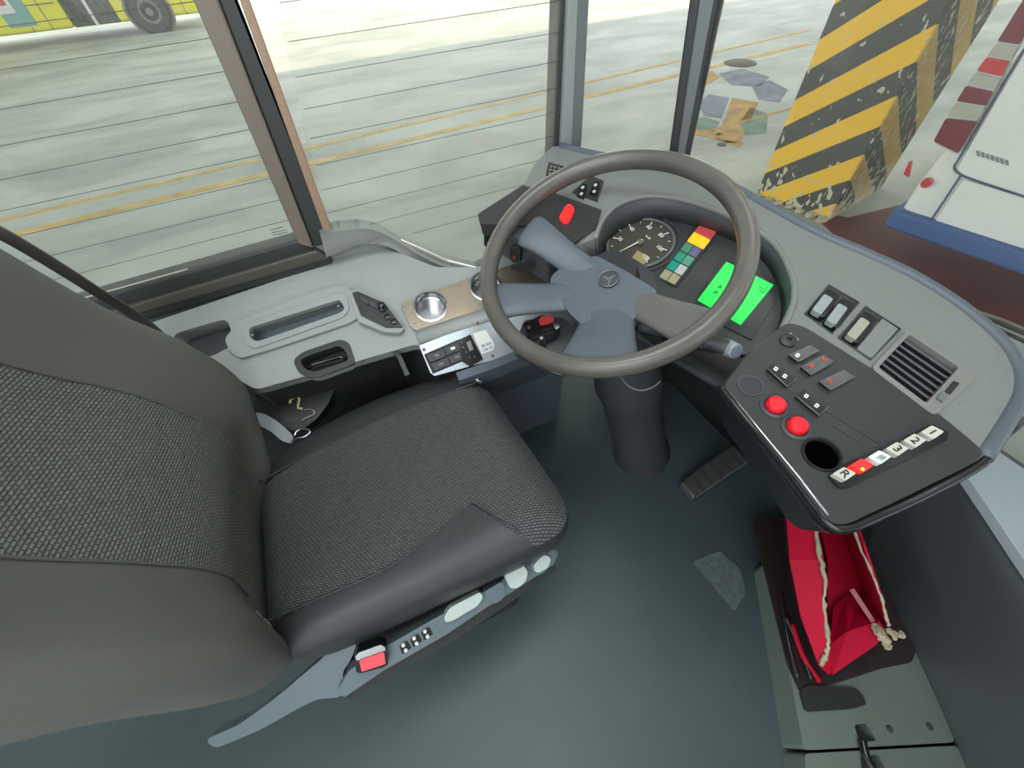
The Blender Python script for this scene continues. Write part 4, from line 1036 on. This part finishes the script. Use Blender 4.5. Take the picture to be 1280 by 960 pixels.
# ================================================================== DRIVER SEAT
def make_seat():
    root = thing('driver_seat', "driver's seat in dark patterned cloth with grey side panel, levers and red belt buckle", 'seat', (-.1, .43, 0))
    def lerp(a, b, t): return a+(b-a)*t
    FLc, FRc, RRc, RLc = [Vector(v) for v in ((.170, .685, .582), (.208, .226, .580), (-.36, .250, .545), (-.36, .655, .555))]
    # cushion as rings of a rounded square
    def base(u, v):   # u 0..1 rear->front, v 0..1 right->left
        a = RRc.lerp(FRc, u); b = RLc.lerp(FLc, u); p = a.lerp(b, v); p.y += .042*math.sin(math.pi*max(0, min(1, u)))*max(0, v)**2
        return p
    def topz(u, v):
        s = 2*v-1
        z = .016*abs(s)**3 - .010*(1-s*s)*math.sin(math.pi*min(1, u*1.1))
        z += .008*math.exp(-((u-.9)/.1)**2)
        return z
    def is_panel(u, v):
        # centre cloth: widens to the full width at the front right, narrower at the back
        lo = .15+.10*max(0, (u-.4)/.31)
        if u > .71: lo = .25-(u-.71)/.44
        hi = .825
        return lo < v < hi
    NA, NR = 160, 46
    bm = bmesh.new(); rings = []
    uv = {}
    for r in range(NR+1):
        t = r/NR; ring = []
        for k in range(NA):
            a = 2*math.pi*k/NA
            ca, sa = math.cos(a), math.sin(a); p_ = 8.0
            sc = (abs(ca)**p_+abs(sa)**p_)**(-1/p_)
            U = .5+.5*ca*sc*t; Vv = .5+.5*sa*sc*t
            P = base(U, Vv)
            edge = t**9
            P.z += topz(U, Vv)*(1-edge)-edge*.035
            v = bm.verts.new(P) if r or k == 0 else ring[0]
            ring.append(v); uv[v] = (U, Vv)
        rings.append(ring)
    for r in range(NR):
        for k in range(NA):
            a, b, c, d = rings[r][k], rings[r][(k+1) % NA], rings[r+1][(k+1) % NA], rings[r+1][k]
            if r == 0: f = bm.faces.new((a, c, d))
            else: f = bm.faces.new((a, b, c, d))
            U = sum(uv[v][0] for v in f.verts)/len(f.verts); Vv = sum(uv[v][1] for v in f.verts)/len(f.verts)
            f.material_index = 1 if is_panel(U, Vv) and (r > -1) else 0
    # sides
    prev = rings[-1]
    for (dz, sc) in ((-.02, 1.012), (-.05, 1.01), (-.085, .985), (-.09, .9)):
        cen = sum((v.co for v in rings[-1]), Vector())/NA
        nr = [bm.verts.new(Vector((cen.x+(v.co.x-cen.x)*sc, cen.y+(v.co.y-cen.y)*sc, v.co.z+dz))) for v in rings[-1]]
        for k in range(NA): bm.faces.new((prev[k], prev[(k+1) % NA], nr[(k+1) % NA], nr[k]))
        prev = nr
    bm.faces.new(prev)
    # split into bolster and cloth meshes
    bm2 = bm.copy()
    bmesh.ops.delete(bm, geom=[f for f in bm.faces if f.material_index == 1], context='FACES')
    bmesh.ops.delete(bm2, geom=[f for f in bm2.faces if f.material_index == 0], context='FACES')
    for f in bm2.faces: f.material_index = 0
    cu = link('cushion', bm, M_leather, root, smooth=True)
    link('cushion_cloth', bm2, M_weaveS, cu, smooth=True)
    def P(u, v, h=0.):
        p = base(u, v); p.z += topz(u, v)+h; return p
    stitch = mat('seam_thread', (96, 98, 92), .7)
    tube('seam', smooth_path([P(.03, .825), P(.3, .825), P(.6, .825), P(.95, .825)], 8), .0022, M_leather, cu, seg=6)
    tube('seam', smooth_path([P(.02, .15), P(.2, .15), P(.4, .15), P(.56, .2016), P(.71, .25)], 8), .002, M_leather, cu, seg=6)
    tube('seam', [P(.71, .25), P(.754, .15), P(.798, .05)], .0016, M_leather, cu, seg=6)
    # ---- backrest: lofted sections
    # each section: (z, x of front, y right, y left, depth)
    sec = [(.40, -.385, .265, .600, .12), (.47, -.365, .240, .630, .14), (.55, -.345, .225, .672, .16), (.63, -.325, .212, .715, .18), (.72, -.305, .200, .738, .215), (.82, -.322, .188, .738, .24), (.95, -.365, .18, .710, .24), (1.08, -.39, .182, .680, .22), (1.18, -.42, .20, .66, .19), (1.28, -.45, .26, .665, .11), (1.34, -.47, .30, .62, .08)]
    zs = [s[0] for s in sec]
    def S(z):
        for i in range(len(sec)-1):
            if z <= sec[i+1][0]: break
        p0, p1, p2, p3 = sec[max(i-1, 0)], sec[i], sec[i+1], sec[min(i+2, len(sec)-1)]
        t = (z-p1[0])/(p2[0]-p1[0]); t = max(0, min(1, t))
        return [.5*((2*p1[j])+(p2[j]-p0[j])*t+(2*p0[j]-5*p1[j]+4*p2[j]-p3[j])*t*t+(3*p1[j]-p0[j]-3*p2[j]+p3[j])*t**3) for j in range(5)]
    bm = bmesh.new(); NZ, NU = 90, 80; rows = []
    def front(z, s):   # s -1 (right) .. 1 (left)
        _, xf, yr, yl, dp = S(z); y = (yr+yl)/2+s*(yl-yr)/2
        bol = .030*math.exp(-((abs(s)-.80)/.16)**2)
        x = xf-.020*(1-abs(s)**3)+bol*.9+.008*math.cos((z-.4)*5)
        e = max(0, abs(s)-.86)/.14
        x -= .055*e**2.4
        return Vector((x, y, z))
    for i in range(NZ+1):
        z = .41+(1.33-.41)*i/NZ; _, xf, yr, yl, dp = S(z); row = []
        endf = min(1, min(i, NZ-i)/6); rowf = math.sqrt(1-(1-endf)**2)
        for j in range(NU+1):
            s = -1+2*j/NU; p = front(z, s); p.x = (xf-dp*.5)+(p.x-(xf-dp*.5))*(.35+.65*rowf); row.append(p)
        # back
        for j in range(1, 24):
            s = 1-2*j/24; x = xf-dp*(.55+.45*(1-abs(s)**5)**.5); x = (xf-dp*.5)+(x-(xf-dp*.5))*(.35+.65*rowf)
            row.append(Vector((x, (yr+yl)/2+s*(yl-yr)/2, z)))
        rows.append(row)
    V = [[bm.verts.new(p) for p in r] for r in rows]; n_ = len(V[0])
    for i in range(NZ):
        for j in range(n_):
            f = bm.faces.new((V[i][j], V[i][(j+1) % n_], V[i+1][(j+1) % n_], V[i+1][j]))
            s = -1+2*(j+.5)/NU; z = .41+(1.33-.41)*(i+.5)/NZ
            lo = -.50-.02*math.sin((z-.4)*3) - .35*max(0, (.58-z)/.2)
            hi = .42 + .35*max(0, (.62-z)/.2) - .25*max(0, (z-.9)/.3)
            f.material_index = 1 if (j < NU and lo < s < hi and .44 < z < 1.2) else 0
    bm.faces.new(V[0][::-1]); bm.faces.new(V[-1])
    bm2 = bm.copy()
    bmesh.ops.delete(bm, geom=[f for f in bm.faces if f.material_index == 1], context='FACES')
    bmesh.ops.delete(bm2, geom=[f for f in bm2.faces if f.material_index == 0], context='FACES')
    for f in bm2.faces: f.material_index = 0
    bk = link('backrest', bm, M_backl, root, smooth=True)
    link('backrest_cloth', bm2, M_weaveB, bk, smooth=True)
    for z0_, dz, s_ in ((.60, .045, -.74), (.625, .035, -.70), (.60, .02, -.66)):
        P2 = [front(z0_+dz*t_, s_+.02*math.sin(t_*3))+Vector((.0015, 0, 0)) for t_ in (0, .25, .5, .75, 1)]
        tube('worn_crease', P2, [.0004, .0016, .002, .0016, .0004], mat('worn_thread', (150, 152, 142), .7), bk, seg=6)
    # seams between the bolsters and the centre cloth
    for sd in (0, 1):
        P2 = []
        for k in range(24):
            z = .62+(1.18-.62)*k/23
            s_ = (-.50-.02*math.sin((z-.4)*3)) if sd == 0 else (.42-.25*max(0, (z-.9)/.3))
            P2.append(front(z, s_)+Vector((.001, 0, 0)))
        tube('seam', P2, .002, M_backl, bk, seg=6)
    # belt strap hanging past the left shoulder
    st = [at(-60, 262, x=-.40), at(0, 291, x=-.385), at(60, 326, x=-.385), at(120, 364, x=-.385), at(180, 402, x=-.40), at(205, 425, x=-.44), at(215, 445, x=-.50)]
    tube('belt_strap', smooth_path(st, 5), 0, mat('belt_webbing', (92, 88, 82), .8), root, flat=((0, 1, .2), .018, .003))
    # ---- side panel with controls
    Sd = Pl((-.1, .205, .42), (.06, -.75, 1))
    pts = [(420, 866), (437, 838), (470, 815), (540, 775), (600, 742), (694, 684), (698, 692), (692, 706), (640, 740), (604, 762), (560, 792), (480, 838), (430, 872)]
    sp = plate('side_panel', pts, Sd, .03, M_seatpl, root, r=.006, bevel=.004)
    # recess under the levers, dark underside
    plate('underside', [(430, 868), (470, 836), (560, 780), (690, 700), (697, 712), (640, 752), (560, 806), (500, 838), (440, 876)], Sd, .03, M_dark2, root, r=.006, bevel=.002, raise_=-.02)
    def lever(px, m_, nm='lever', rz=.012, r=.008): return plate(nm, px, Sd, .02, m_, sp, r=r, bevel=.004, raise_=rz, seg=3)
    lever([(555, 772), (562, 760), (600, 740), (604, 746), (598, 757), (566, 776), (557, 778)], M_lever)
    lever([(605, 740), (612, 736), (628, 726), (632, 738), (628, 750), (618, 755), (610, 750)], M_seatpl, 'grey_lever')
    lever([(630, 719), (654, 706), (660, 714), (658, 726), (648, 735), (638, 736)], M_lever)
    lever([(661, 706), (688, 686), (695, 690), (693, 702), (680, 716), (668, 721)], M_seatpl, 'button_housing', .010)
    lever([(667, 708), (672, 700), (682, 693), (689, 698), (686, 709), (674, 716), (669, 715)], M_lever, 'button', .016)
    # three little double-button switches
    for i in range(3):
        cx, cy = 505+13.6*i, 809-8.6*i
        w = plate('switch_well', [(cx-6, cy-1), (cx+4, cy-8), (cx+9, cy+1), (cx-2, cy+9)], Sd, .003, M_gloss, sp, r=.002, bevel=.001, raise_=.0015)
        for dx, dy in ((-1, -3.4), (2.2, 3)):
            lathe('toggle', [(.0032, 0), (.0032, .004), (0, .006)], Sd.off(.0015).hit(cx+dx, cy+dy), Sd.n, M_white, w, seg=14)
    # belt buckle
    bk2 = plate('belt_buckle', [(443, 820), (448, 815), (476, 805), (482, 808), (486, 830), (480, 834), (450, 842), (445, 840)], Sd, .03, M_gloss, root, r=.004, bevel=.003, raise_=.022)
    plate('buckle_chrome', [(444, 821), (449, 816), (476, 806), (481, 809), (482, 813), (446, 826)], Sd, .002, M_steel, bk2, r=.002, bevel=.0006, raise_=.0235)
    plate('buckle_release', [(449, 826), (480, 815), (482, 830), (452, 840)], Sd, .006, M_redbuckle, bk2, r=.002, bevel=.0015, raise_=.026)
    # curved bracket arm at the rear of the seat
    arm = [(415, 806), (440, 800), (446, 806), (438, 826), (428, 840), (430, 862), (424, 872), (396, 874), (372, 886), (330, 910), (296, 925), (268, 936), (256, 925), (300, 905), (345, 872), (385, 838), (404, 822)]
    Sa = Pl((-.32, .20, .40), (-.1, -.6, 1))
    plate('bracket_arm', arm, Sa, .035, M_seatpl, root, r=.012, bevel=.007, seg=3)
    plate('buckle_stalk', [(430, 832), (446, 822), (450, 848), (434, 860)], Sa, .02, M_dark2, root, r=.004, bevel=.002, raise_=-.01)
    # lever at the back left: chrome recliner handle
    Rl = Pl((-.3, .66, .56), (0, -.3, 1))
    rc = thing('belt_anchor', 'curved chrome belt anchor between seat back and black box', 'seatbelt anchor', Rl.hit(345, 535))
    plate('anchor_arm', [(312, 514), (330, 517), (346, 526), (360, 538), (367, 546), (362, 554), (352, 551), (338, 539), (326, 532), (312, 528)], Rl, .012, mat('pale_grey_anchor', (168, 176, 180), .3, metal=.3), rc, r=.006, bevel=.003)
    tube('anchor_ring', [Rl.hit(*p) for p in spx([(368, 545), (372, 538), (382, 536), (388, 540), (380, 546), (370, 548)], 4)], .003, M_steel, rc)
    # base pedestal and bellows
    boxo('suspension_base', (-.1, .44, .10), (.36, .34, .20), M_dark2, root, bevel=.02)
    bm = bmesh.new(); rows = []
    for i in range(13):
        z = .20+.022*i; s = .17+(.012 if i % 2 else -.008)
        rows.append([Vector((-.1+a*s*1.1, .44+b*s, z)) for a, b in ((1, 1), (-1, 1), (-1, -1), (1, -1), (1, 1))])
    link('bellows', grid_bm(rows, bm), M_dark2, root)
    boxo('seat_pan', (-.09, .44, .475), (.42, .34, .03), M_dark2, root, bevel=.01)
make_seat()

# ================================================================== FLOOR FITTINGS
def make_floor_things():
    # plinth with the grey cover plate
    pz = .10
    pl_ = PZ(pz)
    root = thing('floor_plinth', 'low grey-green plinth with recess and slot at the foot of the red box', 'plinth', at(1080, 880, z=0))
    gm = mat('plinth_plastic', (108, 120, 112), .4, bump=.1)
    plate('cover', [(960, 700), (1060, 640), (1105, 735), (1148, 822), (1195, 928), (1005, 938), (985, 830)], pl_, .10, gm, root, r=.012, bevel=.006,
          holes=[([(1068, 905), (1082, 902), (1108, 960), (1076, 960)] if False else [(1068, 906), (1083, 904), (1096, 926), (1074, 928)], .006, .06, True)])
    plate('rear_cover', [(1006, 942), (1196, 932), (1240, 1010), (1010, 1010)], pl_, .10, gm, root, r=.008, bevel=.004,
          holes=[([(1075, 945), (1098, 943), (1115, 975), (1078, 975)], .004, .06, True)])
    plate('dark_grip', [(1000, 862), (1012, 856), (1070, 860), (1078, 868), (1084, 880), (1066, 886), (1008, 890)], pl_, .012, M_dark2, root, r=.01, bevel=.004, raise_=.010)
    tube('strap_loop', [pl_.off(.012).hit(*p) for p in spx([(1078, 925), (1080, 935), (1084, 948), (1092, 962), (1100, 975)], 4)], .008, M_gloss, root)
    for p in ((1162, 908), (1112, 911)):
        lathe('screw', [(0, .003), (.005, .003), (.007, 0)], pl_.hit(*p), (0, 0, 1), M_dark, root, seg=14)
    plate('shade_plate', [(940, 650), (1075, 636), (1108, 730), (1146, 812), (1140, 828), (1100, 836), (1052, 852), (1000, 866), (984, 830)], pl_, .004, mat('painted_shade_dark', (40, 30, 32), .7), root, r=.01, bevel=.001, raise_=.003)  # dark plate painted in for the shade round the red box
    # broken red box
    rm = mat('red_painted_card', (186, 10, 50), .6, spec=.2, var=.08, vscale=10); tm = mat('torn_pale_edge', (176, 164, 140), .8, var=.25, vscale=40)
    r = thing('red_box', 'broken red box with torn pale edges standing under the control panel', 'box', at(1040, 800, z=pz))
    # left outer wall: leaning sheet
    A = [at(984, 640, z=.36), at(988, 700, z=.34), at(1002, 770, z=.30), at(1024, 831, z=.26), at(1036, 842, z=.24)]
    B = [at(1017, 640, z=.38), at(1030, 700, z=.36), at(1030, 760, z=.32), at(1036, 800, z=.29), at(1040, 838, z=.25)]
    def sheet(name, rows, m, th=.005):
        o = link(name, grid_bm(rows), m, r, smooth=False); md = o.modifiers.new('t', 'SOLIDIFY'); md.thickness = th; md.offset = 0; return o
    sheet('left_wall', [[at(*p, z=.13) for p in ((982, 640), (988, 700), (1001, 770), (1022, 826), (1036, 838))], A, B], rm)
    # inner floor and far wall
    C_ = [at(1020, 640, z=.20), at(1034, 700, z=.20), at(1034, 760, z=.20), at(1040, 838, z=.20)]
    E1 = [at(1062, 630, z=.36), at(1080, 680, z=.36), at(1098, 735, z=.33), at(1110, 776, z=.31)]
    G = [at(1044, 640, z=.20), at(1066, 700, z=.20), at(1080, 750, z=.20), at(1096, 796, z=.20)]
    sheet('inner_floor', [C_, G], mat('red_inner', (176, 12, 46), .45))
    sheet('right_wall', [G, E1], rm)
    F0 = [at(1040, 842, z=.26), at(1064, 826, z=.27), at(1090, 808, z=.28), at(1108, 792, z=.29)]
    F1 = [at(1038, 806, z=.255), at(1060, 790, z=.27), at(1084, 782, z=.28), at(1100, 778, z=.29)]
    sheet('front_flap', [[at(*p, z=.12) for p in ((1040, 838), (1062, 822), (1088, 805), (1106, 790))], F0, F1, [at(1042, 760, z=.22), at(1058, 745, z=.22), at(1074, 748, z=.22), at(1088, 752, z=.22)]], rm)
    # torn edges
    def torn(px, zz, rad=.004, nm='torn_edge'):
        P = smooth_path([at(*p, z=z) for p, z in zip(px, zz)], 5)
        P = [p+Vector((random.uniform(-.002, .002), random.uniform(-.002, .002), random.uniform(0, .002))) for p in P]
        tube(nm, P, [rad*random.uniform(.5, 1.3) for _ in P], tm, r, seg=6)
    torn([(1018, 645), (1024, 690), (1031, 725), (1029, 755), (1034, 790), (1036, 812)], [.385, .37, .35, .325, .30, .285], .0045)
    torn([(1036, 812), (1030, 822), (1026, 832)], [.285, .275, .27], .005)
    torn([(1064, 655), (1082, 700), (1100, 745), (1108, 772), (1112, 784)], [.37, .36, .335, .315, .31], .003)
    bmf = [at(1062, 738, z=.27), at(1068, 736, z=.275), at(1094, 776, z=.285), at(1090, 780, z=.28)]
    sheet('bent_tongue', [[bmf[0], bmf[1]], [bmf[3], bmf[2]]], mat('pink_torn_card', (190, 120, 130), .7))
    def shred(px, z, s):
        p = at(*px, z=z)
        bm = bmesh.new(); bmesh.ops.create_icosphere(bm, subdivisions=2, radius=s)
        for v in bm.verts:
            v.co = v.co*random.uniform(.55, 1.35); v.co.z *= .6; v.co += p
        link('shredded_corner', bm, tm, r)
    for px, z, s in (((1095, 786), .30, .010), ((1103, 796), .30, .012), ((1108, 806), .295, .008), ((1118, 794), .30, .009), ((1126, 793), .295, .007), ((1100, 790), .305, .009), ((1112, 790), .30, .007)):
        shred(px, z, s)
    plate('worn_floor_patch', [(866, 702), (900, 688), (926, 712), (932, 742), (918, 764)], PZ(.004), .003, mat('scuffed_rubber', (92, 106, 106), .45, var=.25, vscale=60), fl, r=.01, bevel=0)
    # cables and debris beside the box
    for i, (a, b, c) in enumerate((((982, 770), (1000, 810), (1015, 850)), ((990, 780), (1004, 820), (1025, 852)), ((976, 740), (985, 800), (998, 848)))):
        tube('cable', smooth_path([at(*a, z=.14), at(*b, z=.13), at(*c, z=.12)], 6), .006, M_gloss if i != 1 else rm, r)
    # pedals, mostly in shade under the wheel
    for (px, lab, w) in (((868, 610), 'flat black accelerator pedal on the floor under the dashboard', .07),):
        p = at(*px, z=.03)
        t = thing('accelerator_pedal', lab, 'pedal', p)
        boxo('pedal_pad', p+Vector((.06, 0, .06)), (.20, w, .014), M_black, t, bevel=.005, ax=((.85, 0, .52), (0, 1, 0), (-.52, 0, .85)))
        for k in range(5):
            boxo('grip_rib', p+Vector((.06, 0, .067))+Vector((.85, 0, .52))*(.035*(k-2))+Vector((-.52, 0, .85))*.002, (.008, w*.85, .006), M_dark2, t, bevel=.001, ax=((.85, 0, .52), (0, 1, 0), (-.52, 0, .85)))
        boxo('hinge', p+Vector((-.02, 0, .005)), (.03, w*.8, .03), M_metal, t, bevel=.004)
make_floor_things()

def make_partition():
    root = thing('aisle_partition', 'dark aisle-side partition with upright grab rails, seen as a reflection in the side glass', 'partition', (.5, -.72, 0))
    out = [(.20, .25), (.20, .90), (.42, .93), (.48, 1.02), (.62, 1.03), (.74, .92), (.82, .72), (.84, .45), (.80, .25)]
    pts = rnd([Vector((x, -.72, z)) for x, z in out], .05)
    link('panel', plate_bm(pts, [], (0, 1, 0), .05), M_dark2, root, bevel=.01)
    tube('grab_rail', [(.26, -.70, 0), (.26, -.70, 2.2)], .016, M_framec, root, seg=14)
    tube('grab_rail', [(.47, -.70, 0), (.47, -.70, 2.2)], .016, M_framec, root, seg=14)
    tube('hand_loop', smooth_path([(.52, -.66, .80), (.62, -.62, .88), (.72, -.62, .84), (.75, -.66, .70), (.74, -.68, .60)], 6), .014, M_metal, root, seg=12)
    boxo('foot', (.5, -.72, .13), (.5, .06, .26), M_dark, root, bevel=.01)
make_partition()

def make_wiper():
    root = thing('windscreen_wiper', 'thin windscreen wiper lying low outside the glass at the right', 'wiper', (1.2, .1, .8))
    X = PX(1.12)
    a, b, c, d = X.hit(1140, 362), X.hit(1190, 386), X.hit(1240, 408), X.hit(1330, 450)
    tube('blade', [a, b, c, d], .004, M_framec, root, seg=6)
    e = X.hit(1340, 440)
    tube('arm', [X.hit(1180, 378), X.hit(1250, 402), e, e+Vector((-.02, -.04, -.06)), Vector((1.06, e.y-.06, .45))], .007, M_metal, root, seg=8)
    lathe('pivot', [(0, .03), (.02, .03), (.024, 0), (0, 0)], (1.056, e.y-.06, .45), (1, 0, 0), M_dark, root, seg=20)
make_wiper()

# ================================================================== LIGHT, CAMERA
w = bpy.data.worlds.new('sky'); SC.world = w; w.use_nodes = True
bg = w.node_tree.nodes['Background']; bg.inputs[0].default_value = (.92, .96, 1.0, 1); bg.inputs[1].default_value = 3.1
sun = bpy.data.lights.new('sun', 'SUN'); sun.energy = 3.2; sun.angle = math.radians(1); sun.color = (1, .82, .48)
so = bpy.data.objects.new('sun', sun); COL.objects.link(so)
so.rotation_euler = Vector((.35, .55, 1)).to_track_quat('Z', 'Y').to_euler()
for nm, loc, sz, e in (('cab_fill_light', (.1, .25, 2.25), (.9, .5), 13), ('aisle_fill_light', (-.9, -1.0, 2.3), (1.6, 1.0), 34)):  # unseen fill lights added to brighten the cab interior
    al = bpy.data.lights.new(nm, 'AREA'); al.shape = 'RECTANGLE'; al.size, al.size_y = sz; al.energy = e; al.color = (.93, .97, 1.0)
    ao = bpy.data.objects.new(nm, al); COL.objects.link(ao); ao.location = loc
    ao.rotation_euler = (Vector(loc)-Vector((.1, .3, .5))).to_track_quat('Z', 'Y').to_euler()
cam = bpy.data.cameras.new('camera'); co = bpy.data.objects.new('camera', cam); COL.objects.link(co)
cam.sensor_width = 36; cam.lens = FPX/1280*36; cam.clip_start = .02; cam.clip_end = 300
# camera axes in the world: image right, image up, back
ex = Vector((FW.x, LF.x, UP.x)); ey = -Vector((FW.y, LF.y, UP.y)); ez = -Vector((FW.z, LF.z, UP.z))
Mx = Matrix((ex, ey, ez)).transposed().to_4x4(); Mx.translation = CAM
co.matrix_world = Mx
SC.camera = co
vs = SC.view_settings; vs.view_transform = 'Standard'; vs.look = 'None'; vs.exposure = 0; vs.gamma = 1; vs.use_curve_mapping = False
